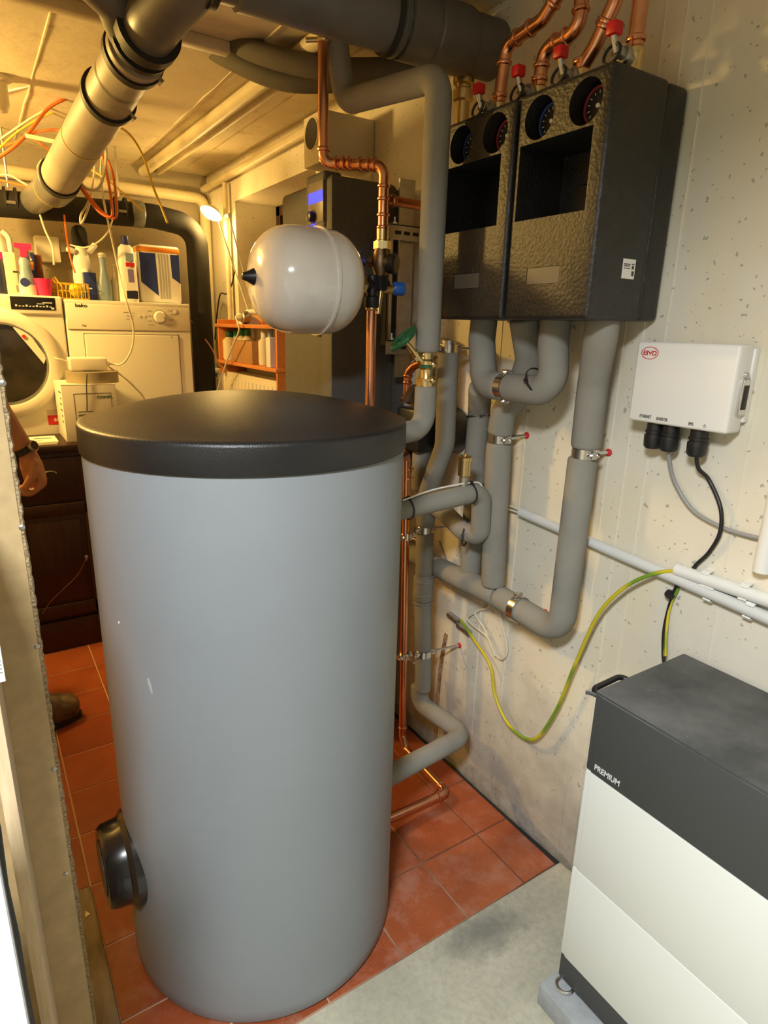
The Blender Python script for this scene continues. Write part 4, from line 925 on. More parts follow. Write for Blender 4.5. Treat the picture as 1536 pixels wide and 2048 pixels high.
q = P(343, 673, y=YF-.011); b = B(); ringband(b, (q.x, YF-.0125, q.z), (0, 1, 0), .006, .001, .001, 4); part('door_icon', b, m_groove, dr_)
# washing machine
wx1 = dx0-.006; wx0 = wx1-.60; zW = P(60, 590, y=YF).z
t = thing('washing_machine', 'white front-loading washing machine with black display at the left edge', 'washing machine', ((wx0+wx1)/2, 3.47, zb))
part('cabinet', box(B(), wx0, wx1, YF, 3.70, zb+.02, zW, .008, 3), m_app, t); foot(t, wx0, wx1, YF, 3.70, zb)
zq = P(60, 628, y=YF).z; pn = part('control_panel', box(B(), wx0+.002, wx1-.002, YF-.012, YF+.01, zq, zW-.004, .006, 3), m_app, t)
a0 = P(19, 592, y=YF-.014); a1 = P(112, 621, y=YF-.014); dsp = part('display', box(B(), a0.x, a1.x, YF-.0145, YF-.010, a1.z, a0.z, .001), m_blkg, pn, 'black glass display')
b = B()
for k in range(11):
    x_ = a0.x+.02+k*(a1.x-a0.x-.04)/10; box(b, x_-.004, x_+.004, YF-.0152, YF-.0144, a1.z+.012, a1.z+.012+(.004 if k % 3 else .008))
box(b, a1.x-.05, a1.x-.012, YF-.0152, YF-.0144, a0.z-.024, a0.z-.020); box(b, a1.x-.018, a1.x-.006, YF-.0152, YF-.0144, a1.z+.004, a1.z+.012); box(b, a0.x+.10, a0.x+.13, YF-.0152, YF-.0144, a1.z+.024, a1.z+.027)
part('display_icons', b, m_lpr, dsp, smooth=0)
dc = P(6, 728, y=YF); R1 = .232
part('door_ring', lathe(B(), (dc.x, YF-.0, dc.z), (0, -1, 0), [(R1, 0), (R1, .016), (R1-.012, .028), (R1-.045, .034), (R1-.056, .030), (R1-.058, .010), (R1-.058, 0)], 64, cap=False), m_app, t)
part('door_trim', lathe(B(), (dc.x, YF-.0, dc.z), (0, -1, 0), [(R1-.057, .006), (R1-.057, .030), (R1-.064, .031), (R1-.068, .018), (R1-.068, .006)], 64, cap=False), m_steel, t)
gl = part('door_glass', lathe(B(), (dc.x, YF, dc.z), (0, -1, 0), [(R1-.066, .016), (R1-.09, .012), (R1-.12, .006), (.02, .004)], 48), MAT('dark_porthole_glass', (.035, .030, .024), .12, var=.6, vs=9, coat=.5), t, 'dark round porthole')
q0, q1 = P(26, 655, y=YF-.03), P(88, 728, y=YF-.03); dd = q1-q0; nrm = V(dd.z, 0, -dd.x).normalized()
b = B(); prism(b, [q0+V(0, 0, 0), q1, q1+nrm*-.0+V(.012, 0, .03), q0+V(.035, 0, .02)], (0, .012, 0)); part('door_grip', b, m_app, t)
q = P(48, 673, y=YF-.035); part('door_emblem', lathe(B(), (q.x, YF-.034, q.z), (0, -1, 0), [(.008, 0), (.008, .0015)], 16), m_redp, t)
a0, a1 = P(95, 831, y=YF-.002), P(128, 848, y=YF-.002); s_ = part('red_sticker', box(B(), a0.x, wx1-.002, YF-.0015, YF+.001, a1.z, a0.z), m_redp, t)
text('6Gratis', .024, ((a0.x+wx1)/2, YF-.0022, (a0.z+a1.z)/2), (1, 0, 0), (0, 0, 1), m_wht, s_, bold=.0006, sx=.9)
part('paper_sticker', box(B(), a0.x, wx1-.002, YF-.0012, YF+.001, a0.z+.002, a0.z+.026), MAT('beige_sticker', (.62, .55, .42), .6), t)
# ------------------------------------------------------------------ dark sideboard
YS = P(107, 1305, z=0).y; zS = P(120, 891, y=YS-.012).z; xr = .62
t = thing('sideboard', 'dark-stained wooden sideboard with drawer and panelled door behind the tank', 'sideboard', (0, YS+.16, 0))
part('carcass', box(B(), -.6, xr, YS+.012, YF-.03, .06, zS-.03, .003), m_dwood, t)
part('top', box(B(), -.62, xr+.02, YS-.012, YF-.022, zS-.03, zS, .006), m_dwood, t)
part('plinth', box(B(), -.59, xr-.01, YS+.0, YF-.04, .0, .145, .004), m_dwood, t)
dxs = [(-.33, .02), (.03, .385)]
zd1 = P(120, 905, y=YS).z; zd0 = P(100, 1006, y=YS).z; ze0 = P(110, 1242, y=YS).z
for k, (u0, u1) in enumerate(dxs):
    dw = part('drawer', box(B(), u0, u1, YS-.004, YS+.014, zd0+.004, zd1-.02, .004), m_dwood, t)
    q = P(100, 948, y=YS-.01) if k else V(-.12, YS, (zd0+zd1)/2); b = B(); sweep(b, [V(q.x+.024*math.cos(a_*.39), YS-.014, q.z+.012*math.sin(a_*.39)) for a_ in range(9)], .003, 8); part('pull', b, m_steel, dw)
    do = part('door', box(B(), u0, u1, YS-.004, YS+.014, ze0+.02, zd0-.006, .004), m_dwood, t)
    b = B(); 
    for a0_, a1_, c0_, c1_ in ((u0+.0, u0+.055, ze0+.02, zd0-.006), (u1-.055, u1, ze0+.02, zd0-.006), (u0, u1, zd0-.061, zd0-.006), (u0, u1, ze0+.02, ze0+.075)): box(b, a0_, a1_, YS-.012, YS-.003, c0_, c1_, .003)
    part('door_frame', b, m_dwood, do)
    part('raised_panel', box(B(), u0+.075, u1-.075, YS-.010, YS-.003, ze0+.095, zd0-.08, .006), m_dwood, do)
    q = P(172, 1112, y=YS-.015) if k else V(-.03, YS, .6); b = B(); lathe(b, (q.x, YS-.012, q.z), (0, -1, 0), [(.005, 0), (.004, .01), (.008, .013), (.008, .018), (.003, .02)], 12); box(b, q.x-.003, q.x+.003, YS-.02, YS-.017, q.z-.02, q.z); part('key', b, m_steel, do)
b = B(); wire(b, [P(172, 1118, y=YS-.025), P(155, 1150, y=YS-.03), P(125, 1180, y=YS-.03), P(100, 1205, y=YS-.02), P(85, 1228, y=YS-.02)], .0012, 6); part('key_string', b, m_wbrn, t)
# ---- carton, tape ring, adapter and booklet on the sideboard
cyf = YS+.05; c0 = P(134, 880, y=cyf); c1 = P(241, 880, y=cyf); cz = P(180, 770, y=cyf).z
t = thing('carton', 'white shipping carton with printed label standing on the sideboard', 'carton', ((c0.x+c1.x)/2, cyf+.1, zS))
bx_ = part('box_body', box(B(), c0.x, c1.x, cyf, YF-.03, zS, cz, .002), m_paper, t)
for s_, (u0, u1) in (('a', (c0.x, (c0.x+c1.x)/2-.001)), ('b', ((c0.x+c1.x)/2+.001, c1.x))): part('flap', box(B(), u0, u1, cyf, YF-.03, cz, cz+.003), m_paper, t)
l0, l1 = P(147, 788, y=cyf), P(228, 850, y=cyf)
b = B(); e = .001
for x0_, x1_, z0_, z1_ in ((l0.x, l1.x, l0.z-e, l0.z+e), (l0.x-e, l0.x+e, l1.z-.06, l0.z), (l1.x-e, l1.x+e, l1.z-.06, l0.z)): box(b, x0_, x1_, cyf-.0006, cyf, z0_, z1_)
for k in range(7): box(b, l0.x+.012+k*.006, l0.x+.012+k*.006+.001+.002*(k % 2), cyf-.0006, cyf, l1.z+.0, l1.z+.022)
for zz, w_ in ((.062, .06), (.05, .04), (.045, .05)): box(b, l0.x+.01, l0.x+.01+w_, cyf-.0006, cyf, l1.z+zz, l1.z+zz+.003)
box(b, l1.x-.035, l1.x-.02, cyf-.0006, cyf, l1.z+.05, l1.z+.065); part('printed_label', b, m_ink, bx_, smooth=0)
q = P(210, 794, y=cyf); text('CONEL', .016, (q.x, cyf-.0006, q.z), (1, 0, 0), (0, 0, 1), MAT('green_ink', (.03, .12, .08), .6), bx_, bold=.0005, sx=1.2)
b = B()
for k in range(6): box(b, c0.x-.0006, c0.x, cyf+.03, cyf+.03+.05*random.random()+.03, cz-.03-k*.025, cz-.036-k*.025)
part('side_print', b, m_ink, bx_, smooth=0)
rcx = (P(133, 760, y=cyf+.1).x+P(238, 760, y=cyf+.1).x)/2; rR = (P(238, 760, y=cyf+.1).x-P(133, 760, y=cyf+.1).x)/2
b = B(); lathe(b, (rcx, cyf+.115, cz+.0032), (0, 0, 1), [(rR-.05, 0), (rR, 0), (rR, .048), (rR-.05, .048), (rR-.05, 0)], 40, cap=False); part('tape_roll', b, MAT('grey_tan_tape', (.33, .28, .19), .55), None, 'wide grey tape roll lying on the white carton', 'tape roll')
az = cz+.0515
ya = cyf+.08; a0, a1 = P(141, 745, y=ya), P(217, 745, y=ya)
t = thing('power_adapter', 'white box-shaped power adapter lying on the grey tape roll', 'adapter', ((a0.x+a1.x)/2, ya+.05, az))
part('housing', box(B(), a0.x, a1.x, ya, ya+.09, az, az+.058, .008, 3), m_app, t)
q = P(219, 732, y=ya+.04); part('cord_grommet', lathe(B(), (a1.x-.004, ya+.04, az+.03), (1, 0, 0), [(.014, 0), (.014, .01), (.008, .02)], 14), m_app, t)
g = V(a1.x+.012, ya+.04, az+.03)
b = B(); wire(b, [g, P(245, 727, y=ya), P(264, 695, y=ya), P(266, 650, y=ya), P(252, 600, y=ya-.02), P(237, 540, y=3.1), P(222, 470, y=3.05), P(208, 405, y=2.9), P(202, 350, y=2.85), P(205, 300, d=2.3)], .0042, 8); part('cord', b, m_wwht, t)
b = B(); wire(b, [g+V(0, 0, -.015), P(245, 752, y=ya), P(270, 775, y=ya), P(290, 800, y=ya), P(305, 850, y=ya)], .0042, 8); part('cord', b, m_wwht, t)
b = B(); wire(b, [V(a0.x+.0, ya+.04, az+.04), V(a0.x-.03, ya+.03, az+.05), V(a0.x-.05, ya+.05, az+.055)], .0035, 6); part('cord_stub', b, m_wwht, t)
b = B(); wire(b, [P(174, 748, y=cyf-.004)+V(0, .0, .0), P(173, 775, y=cyf-.006), P(174, 800, y=cyf-.005), P(174, 822, y=cyf-.004)], .0022, 6); part('hanging_string', b, m_blk, None, 'thin black string hanging down the front of the white carton', 'string')
by_ = YS+.02; a0, a1 = P(55, 884, y=by_), P(115, 886, y=by_)
t = thing('booklet', 'cream printed booklet lying on the sideboard near the arm', 'booklet', ((a0.x+a1.x)/2, by_+.08, zS))
for k in range(3): part('page', box(B(), a0.x-.01+k*.004, a1.x+k*.003, by_+k*.003, by_+.17, zS+k*.004, zS+k*.004+.0035), m_paper, t)
b = B(); box(b, a0.x+.03, a0.x+.10, by_+.10, by_+.115, zS+.0115, zS+.0120); box(b, a0.x+.02, a0.x+.06, by_+.05, by_+.054, zS+.0115, zS+.0120); box(b, a0.x+.02, a0.x+.05, by_+.035, by_+.039, zS+.0115, zS+.0120); part('cover_print', b, m_ink, t, smooth=0)

# ------------------------------------------------------------------ items on the machines
YI = YF+.085; DPX = (P(301, 590, y=YI)-P(300, 590, y=YI)).length
def X(px, y=YI): return P(px, 590, y=y).x
def Zp(px, py, y=YI): return P(px, py, y=y).z
def bottle(name, label, cat, x0, x1, top, prof, m, y=YI, sy=.8, cap=None, capm=None, lab=None, ztop=None, group='cleaning things on the machines', base=None):
    """prof: (fraction of half width, fraction of height)"""
    zb_ = (zT if base is None else base)+.0005; cxx = (X(x0, y)+X(x1, y))/2; hw = (X(x1, y)-X(x0, y))/2; H = Zp((x0+x1)/2, top, y)-zb_
    t = thing(name, label, cat, (cxx, y, zb_), group)
    part('body', lathe(B(), (cxx, y, zb_), (0, 0, 1), [(f*hw, g*H) for f, g in prof], 24, sy=sy, u0=(1, 0, 0)), m, t)
    if cap: part('cap', lathe(B(), (cxx, y, zb_), (0, 0, 1), [(f*hw, g*H) for f, g in cap], 18), capm, t)
    if lab:
        for (z0_, z1_, mm, f) in lab: part('label', lathe(B(), (cxx, y, zb_), (0, 0, 1), [(f*hw, z0_*H), (f*hw+.0008, z0_*H), (f*hw+.0008, z1_*H), (f*hw, z1_*H)], 24, sy=sy, u0=(1, 0, 0), cap=False), mm, t)
    return t, cxx, hw, H, zb_
m_pink = MAT('pink_plastic', (.75, .03, .16), .4); m_hot = MAT('hot_pink_plastic', (.72, .02, .28), .4)
m_ltb = MAT('pale_blue_plastic', (.26, .36, .48), .3); m_clear = MAT('milky_plastic', (.55, .52, .40), .3); m_yel = MAT('yellow_plastic', (.78, .48, .03), .4)
m_ylem = MAT('lemon_plastic', (.75, .66, .04), .4); m_navy = MAT('navy_print', (.02, .04, .22), .45); m_orange = MAT('orange_print', (.80, .28, .03), .45); m_crm = MAT('cream_plastic', (.80, .74, .55), .4)
m_vio = MAT('violet_print', (.22, .18, .42), .45); m_dkb = MAT('dark_blue_print', (.015, .02, .06), .4); m_purp = MAT('magenta_liquid', (.30, .02, .12), .3)
# big white jug with red cap behind
t, cxx, hw, H, zb_ = bottle('detergent_jug', 'white detergent jug with handle and red cap, at far left', 'jug', -14, 34, 452, [(.8, 0), (.85, .02), (.85, .5), (.6, .75), (.3, .9), (.25, .93)], m_wht, y=YI+.14, cap=[(.26, .92), (.26, 1), (.1, 1.0)], capm=m_red)
b = B(); sweep(b, fillet([(cxx+.02, YI+.14, zb_+H*.93), (cxx+hw*.95, YI+.14, zb_+H*.86), (cxx+hw*.98, YI+.14, zb_+H*.45), (cxx+hw*.6, YI+.14, zb_+H*.4)], .05), .012, 10); part('handle', b, m_wht, t)
bottle('dark_bottle', 'dark navy bottle at left edge of the washing machine top', 'bottle', -8, 18, 500, [(.9, 0), (1, .03), (1, .65), (.5, .8), (.4, .84)], m_dkb, cap=[(.42, .84), (.42, .97), (.1, .98)], capm=m_hot)
cb = lambda name, label, cat, x0, x1, top, m, y=YI, dep_=.05, base=None: None
def carton(name, label, cat, x0, x1, top, m, y=YI, dp=.06, group='cleaning things on the machines', rot=0):
    zb_ = zT+.0005; u0, u1 = X(x0, y), X(x1, y); H = Zp((x0+x1)/2, top, y)-zb_; t = thing(name, label, cat, ((u0+u1)/2, y+dp/2, zb_), group)
    part('box_body', box(B(), u0, u1, y, y+dp, zb_, zb_+H, .002), m, t); return t, u0, u1, zb_, H
t, u0, u1, z_, H = carton('detergent_carton', 'narrow cream carton with barcode beside the pink-triggered spray bottle', 'carton', 17, 40, 505, m_crm, y=YI-.04)
b = B()
for k in range(6): box(b, u0+.034+k*.0035, u0+.034+k*.0035+.0015, YI-.0406, YI-.04, z_+.02, z_+.05)
box(b, u0+.028, u0+.05, YI-.0406, YI-.04, z_+.10, z_+.108); part('barcode', b, m_ink, t, smooth=0)
t, cxx, hw, H, zb_ = bottle('spray_bottle', 'spray bottle with pink trigger head and blue label', 'spray bottle', 38, 76, 488, [(.85, 0), (.95, .03), (.95, .25), (.75, .42), (.6, .55), (.62, .68), (.35, .76)], m_ltb, y=YI-.03, lab=[(.05, .24, m_wht, .955)])
def trigger(t, cxx, zb_, H, hw, m, y):
    b = B(); prism(b, [V(cxx-hw*.35, y-.014, zb_+H*.75), V(cxx-hw*.35, y-.014, zb_+H*.90), V(cxx-hw*.95, y-.014, zb_+H*.93), V(cxx-hw*.9, y-.014, zb_+H*1.0), V(cxx+hw*.9, y-.014, zb_+H*1.0), V(cxx+hw*.9, y-.014, zb_+H*.9), V(cxx+hw*.35, y-.014, zb_+H*.86), V(cxx+hw*.35, y-.014, zb_+H*.75)], (0, .028, 0)); part('trigger_head', b, m, t, smooth=20)
    b = B(); tube(b, [V(cxx+hw*.55, y, zb_+H*.9), V(cxx+hw*.5, y, zb_+H*.8), V(cxx+hw*.75, y, zb_+H*.7)], .005, .01, 8); part('trigger', b, m_wht, t)
trigger(t, cxx, zb_, H, hw, m_pink, YI-.03)
part('round_mark', lathe(B(), (cxx-.01, YI-.03-hw*.775, zb_+H*.28), (0, -1, 0), [(.018, 0), (.018, .001)], 18), m_blued, t)
t, cxx, hw, H, zb_ = bottle('spray_bottle', 'spray bottle with hot pink head partly cut by the left edge', 'spray bottle', -4, 20, 505, [(.85, 0), (.95, .03), (.95, .5), (.4, .75)], m_crm, y=YI+.06); trigger(t, cxx, zb_, H, hw, m_hot, YI+.06)
t, u0, u1, z_, H = carton('dishwasher_tab_box', 'blue and orange carton of tabs behind the pink cup', 'carton', 52, 78, 505, m_navy, y=YI+.05)
part('orange_patch', box(B(), u0+.005, u0+.045, YI+.0492, YI+.05, z_+H*.62, z_+H*.80), m_orange, t); part('white_band', box(B(), u0+.002, u1-.002, YI+.0492, YI+.05, z_+.01, z_+H*.35), m_wht, t)
t, u0, u1, z_, H = carton('dark_carton', 'dark brown carton standing behind the yellow clothes pegs', 'carton', 78, 92, 510, m_wbrn, y=YI+.07)
# pink cup
zb_ = zT+.0005; cxx = X(88); b = B(); lathe(b, (cxx, YI-.03, zb_), (0, 0, 1), [(.026, 0), (.040, .082), (.0375, .082), (.024, .004), (.001, .004)], 28, cap=False); part('pink_cup', b, m_pink, None, 'tapered bright pink plastic cup', 'cup')
# pegs
for k, (px, py, an, yy) in enumerate(((100, 545, .9, .02), (112, 552, 2.4, .0), (93, 548, .6, .04), (121, 545, 1.9, .03))):
    c = V(X(px), YI+yy, zT+.022+.014*k); b = B(); u = V(math.cos(an), 0, math.sin(an)*.55).normalized(); w_ = V(-u.z, 0, u.x)
    for s_ in (1, -1): box_at(b, c+w_*s_*.006, V(0, 1, 0), u, .010, .07, .006)
    ringband(b, c, (0, 1, 0), .008, .012, .002, 10); part('clothes_peg', b, m_yel, None, ('yellow clothes peg leaning left behind the pink cup', 'yellow clothes peg between pink cup and wire basket', 'lowest yellow clothes peg behind the pink cup', 'topmost yellow clothes peg above the wire basket')[k], 'clothes peg', 'yellow clothes pegs')
# wire basket
u0, u1 = X(117, YI-.05), X(178, YI-.05); t = thing('wire_basket', 'small yellow wire basket on the dryer front edge', 'basket', ((u0+u1)/2, YI-.02, zT), None)
y0_, y1_ = YI-.06, YI+.04; b = B(); zz0, zz1 = zT+.004, zT+.068
for z_, e in ((zz0, -.006), (zz1, 0), ((zz0+zz1)/2, -.003)): sweep(b, fillet([V(u0-e, y0_-e, z_), V(u1+e, y0_-e, z_), V(u1+e, y1_+e, z_), V(u0-e, y1_+e, z_), V(u0-e, y0_-e, z_)], .012), .0026, 6)
for k in range(9):
    x_ = u0+(u1-u0)*k/8
    for yy in (y0_, y1_): cyl(b, (x_, yy, zz0), (x_, yy, zz1), .0018, n=6)
for k in range(5):
    for x_ in (u0, u1): cyl(b, (x_, y0_+(y1_-y0_)*k/4, zz0), (x_, y0_+(y1_-y0_)*k/4, zz1), .0018, n=6)
    cyl(b, (u0, y0_+(y1_-y0_)*k/4, zz0), (u1, y0_+(y1_-y0_)*k/4, zz0), .0018, n=6)
part('wire_frame', b, m_yel, t)
b = B(); sph(b, (X(153), YI-.012, zT+.042), .032, (1, .8, 1)); part('yellow_sponge', b, m_ylem, None, 'lemon yellow sponge ball lying in the wire basket', 'sponge')
# white bottle-shaped brush holder with black brush head
t, cxx, hw, H, zb_ = bottle('brush_holder', 'white rounded brush holder with black bristle head sticking out', 'brush', 150, 191, 490, [(.75, 0), (.9, .05), (1, .4), (.95, .62), (.7, .82), (.5, .92), (.48, 1)], m_wht, y=YI+.07)
b = B(); lathe(b, (cxx, YI+.07, zb_+H-.01), (0, 0, 1), [(.020, 0), (.034, .012), (.034, .06), (.028, .082), (.012, .092)], 20); part('bristle_head', b, MAT('black_bristles', (.008, .008, .008), .9, bump=1, bs=300, bd=.006), t)
for s_ in (-1, 1):
    b = B(); cyl(b, (cxx+s_*.030, YI+.05, zb_+H*.86), (cxx+s_*.062, YI+.04, zb_+H*(.90 if s_ < 0 else 1.02)), .013, n=14, bev=.004); part('arm_peg', b, m_wht, t)
t, u0, u1, z_, H = carton('blue_carton', 'small deep blue carton right of the wire basket', 'carton', 172, 196, 545, m_navy, y=YI-.01); part('white_swoosh', box(B(), u0+.006, u0+.03, YI-.0108, YI-.01, z_+.05, z_+.056), m_wht, t)
part('pour_cap', lathe(B(), ((u0+u1)/2-.01, YI+.02, z_+H), (0, 0, 1), [(.016, 0), (.016, .014)], 14), m_wht, t)
bottle('blue_bottle', 'slender translucent pale blue bottle without trigger head', 'bottle', 197, 225, 506, [(.85, 0), (1, .03), (1, .36), (.5, .62), (.42, .78), (.5, .92)], m_ltb, cap=[(.52, .9), (.55, .98), (.3, 1)], capm=m_wht)
t, cxx, hw, H, zb_ = bottle('pump_dispenser', 'small milky pump dispenser between blue bottle and softener', 'bottle', 222, 240, 530, [(.9, 0), (1, .04), (1, .5), (.5, .64)], m_clear, y=YI+.02, cap=[(.35, .64), (.35, .8), (.15, .82), (.15, .97), (.5, .98), (.5, 1)], capm=m_crm)
t, cxx, hw, H, zb_ = bottle('softener_bottle', 'tall white softener bottle with blue cap and floral label', 'bottle', 238, 279, 473, [(.9, 0), (.95, .03), (.9, .55), (.72, .82), (.38, .88)], m_wht, y=YI-.01, sy=.6, cap=[(.36, .87), (.40, .88), (.36, 1), (.1, 1)], capm=m_blued)
yl = YI-.01-hw*.57
for (z0_, z1_, mm, w_) in ((.05, .17, m_dkb, .55), (.18, .30, m_wht, .5), (.30, .50, m_vio, .28), (.54, .60, m_redp, .42), (.62, .74, m_ltb, .38)): part('label', box(B(), cxx-hw*w_+.01, cxx+hw*w_+.01, yl, yl+.012, zb_+z0_*H, zb_+z1_*H), mm, t)
bottle('magenta_bottle', 'magenta bottle squeezed between softener and toilet paper', 'bottle', 264, 286, 520, [(.9, 0), (1, .04), (.95, .6), (.4, .85)], m_purp, y=YI+.06, cap=[(.42, .84), (.42, .97), (.1, 1)], capm=m_crm)
# toilet paper pack
ty = YI+.0; u0, u1 = X(283, ty), X(364, ty); z_ = zT+.0005; H = Zp(320, 491, ty)-z_
t = thing('toilet_paper_pack', 'blue and white toilet paper pack with orange top edge', 'toilet paper', ((u0+u1)/2, ty+.09, z_))
part('pack', box(B(), u0, u1, ty, ty+.19, z_, z_+H, .014, 4), m_wht, t)
part('orange_band', box(B(), u0-.0006, u1+.0006, ty-.0008, ty+.19, z_+H*.87, z_+H*.965, .004), m_orange, t)
b = B(); w_ = u1-u0
prism(b, [V(u0+.004, ty-.0012, z_+H*.86), V(u0+w_*.40, ty-.0012, z_+H*.86), V(u0+w_*.42, ty-.0012, z_+H*.13), V(u0+.004, ty-.0012, z_+H*.36)], (0, .002, 0)); part('blue_panel', b, m_navy, t, smooth=0)
b = B(); prism(b, [V(u0+w_*.76, ty-.0012, z_+H*.86), V(u1-.004, ty-.0012, z_+H*.86), V(u1-.004, ty-.0012, z_+H*.36), V(u0+w_*.78, ty-.0012, z_+H*.46)], (0, .002, 0)); part('blue_panel', b, m_navy, t, smooth=0)
b = B()
for k in range(4): box(b, u0+w_*(.46+.07*k), u0+w_*(.505+.07*k), ty-.0014, ty, z_+H*.08, z_+H*.86, .0005, 1)
part('silver_stripes', b, MAT('silver_print', (.42, .42, .44), .35), t)
# electrical box on back wall
q0, q1 = P(68, 470, y=YB-.08), P(123, 525, y=YB-.08)
t = thing('wall_junction_box', 'flat white electrical box on back wall above the washing machine', 'electrical box', ((q0.x+q1.x)/2, YB, q1.z))
part('housing', box(B(), q0.x, q1.x, YB-.08, YB, q1.z, q0.z, .005), m_app, t); part('cover_line', box(B(), q0.x+.11, q0.x+.135, YB-.0808, YB-.08, q1.z+.05, q0.z-.02), m_groove, t)

# ------------------------------------------------------------------ shelf with lamp, radiator
xs0 = 1.08; s0 = P(434, 650, x=xs0); s1 = P(568, 745, x=xs0); zt_ = P(480, 652, x=xs0).z; zb2 = P(480, 729, x=xs0).z
ya, yb = s0.y, 2.50
t = thing('wall_shelf', 'small orange pine wall shelf with open compartment below the lamp', 'shelf', (1.15, 2.9, zb2-.07))
part('top_board', box(B(), xs0-.01, W-.002, yb-.01, ya+.01, zt_-.008, zt_+.008, .002), m_owood, t)
part('bottom_board', box(B(), xs0-.01, W-.002, yb-.01, ya+.01, zb2-.008, zb2+.008, .002), m_owood, t)
part('end_panel', box(B(), xs0, W-.002, ya-.016, ya, zb2-.06, zt_+.03, .002), m_owood, t); part('end_panel', box(B(), xs0, W-.002, yb, yb+.016, zb2-.10, zt_+.02, .002), m_owood, t)
part('back_rail', box(B(), W-.016, W-.002, yb+.016, ya-.016, zt_+.008, zt_+.05, .002), m_owood, t)
def small(name, label, cat, px0, px1, top, m, capm, x=1.13, box_=False):
    q0, q1 = P(px0, 715, x=x), P(px1, 715, x=x); yc = (q0.y+q1.y)/2; hw = abs(q0.y-q1.y)/2*.8; zz = zb2+.0085; H = P((px0+px1)/2, top, x=x).z-zz
    t = thing(name, label, cat, (x, yc, zz), 'things on the pine shelf')
    if box_: part('box_body', box(B(), x-.04, x+.05, yc-hw*1.2, yc+hw*1.2, zz, zz+H, .002), m, t); return t
    hw = min(hw, .034); part('body', lathe(B(), (x, yc, zz), (0, 0, 1), [(hw*.9, 0), (hw, .01), (hw, H*.68), (hw*.5, H*.78), (hw*.5, H*.80)], 20), m, t)
    part('cap', lathe(B(), (x, yc, zz), (0, 0, 1), [(hw*.55, H*.79), (hw*.55, H*.98), (hw*.3, H)], 16), capm, t); return t
m_gcap = MAT('sea_green_cap', (.03, .28, .17), .4)
small('shampoo_bottle', 'white bottle with green cap at the left end of the pine shelf', 'bottle', 455, 466, 662, m_crm, m_green)
small('shampoo_bottle', 'white bottle with sea green cap, second on the pine shelf', 'bottle', 468, 477, 660, m_crm, m_gcap, 1.16)
small('shampoo_bottle', 'white bottle with sea green cap behind the cardboard box, left one', 'bottle', 481, 490, 658, m_crm, m_gcap, 1.185)
small('shampoo_bottle', 'white bottle with sea green cap behind the cardboard box, right one', 'bottle', 492, 502, 658, m_crm, m_gcap, 1.185)
small('cardboard_box', 'open brown cardboard box in the middle of the pine shelf', 'box', 480, 522, 682, m_card, None, 1.12, True)
small('lotion_bottle', 'cream bottle right of the cardboard box on the pine shelf', 'bottle', 524, 536, 661, m_crm, m_wht)
small('grey_tube', 'grey tube standing right of the cream bottle on the pine shelf', 'tube', 537, 547, 655, m_ltb, m_ltb)
small('white_carton', 'slim white carton at the right end of the pine shelf', 'carton', 549, 558, 675, m_wht, None, 1.12, True)
# lamp
xl = 1.13; lb = P(505, 628, x=xl); zz = zt_+.0085
t = thing('desk_lamp', 'lit two-arm halogen desk lamp standing on the pine shelf', 'lamp', (xl, lb.y, zz))
part('base', lathe(B(), (xl, lb.y+.05, zz), (0, 0, 1), [(.058, 0), (.056, .012), (.035, .032), (.012, .04)], 32), m_wht, t)
part('hub', cyl(B(), (xl, lb.y-.07, zz+.056), (xl, lb.y+.07, zz+.056), .011, n=14, bev=.003), m_wht, t)
part('hub_post', cyl(B(), (xl, lb.y+.04, zz+.03), (xl, lb.y+.04, zz+.06), .011, n=12), m_wht, t)
hd = P(424, 428, x=xl-.02); w0 = P(458, 432, x=xl); a0 = P(497, 608, x=xl); a1 = P(506, 608, x=xl); j = P(437, 442, x=xl-.01)
part('arm', cyl(B(), V(xl, a0.y, zz+.056), j, .0035, n=8), m_wht, t); part('arm', cyl(B(), V(xl, a1.y-.01, zz+.056), w0, .0035, n=8), m_wht, t)
part('counterweight', cyl(B(), w0+V(0, -.012, 0), w0+V(-.0, .035, .004), .010, n=12), m_wht, t)
b = B(); tube(b, [j, hd+V(0, -.02, -.02), hd+V(0, -.01, 0)], .003, .01, 6); part('wire_holder', b, m_chrome, t)
hda = V(-.22, -.10, -.40).normalized()
part('lamp_head', lathe(B(), hd+V(0, 0, .012), hda, [(.012, -.016), (.034, -.012), (.050, .002), (.055, .012), (.053, .012), (.03, .0), (.002, -.006)], 28, cap=False), m_wht, t)
part('bulb', lathe(B(), hd+V(0, 0, .012)+hda*.004, hda, [(.040, 0), (.048, .004), (.047, .014), (.034, .022), (.01, .025)], 24), MAT('lit_halogen', (1, .9, .6), .4, emit=(1, .66, .25), es=70), t)
ll = lamp('desk_lamp_light', 'POINT', hd+hda*.06, 6.5, WARM, .03); ll.parent = t; ll.location = hd+hda*.06-ORG[t.name]
q = P(493, 633, x=1.10); t = thing('plug_adapter', 'grey plug adapter with cream plug at the front edge of the pine shelf', 'plug', (1.10, q.y, zz))
part('adapter_body', lathe(B(), (1.075, q.y, zz+.030), (1, 0, 0), [(.024, 0), (.029, .004), (.029, .03), (.024, .036)], 8), m_steel, t); part('plug', lathe(B(), (1.076, q.y+.006, zz+.03), (-1, .1, 0), [(.018, 0), (.018, .012), (.008, .026)], 16), m_crm, t)
b = B(); wire(b, [V(1.05, q.y+.008, zz+.03), P(478, 660, x=1.04), P(462, 700, x=1.04), P(446, 745, x=1.05), P(432, 790, x=1.06)], .0042, 8); part('cord', b, m_wwht, t)
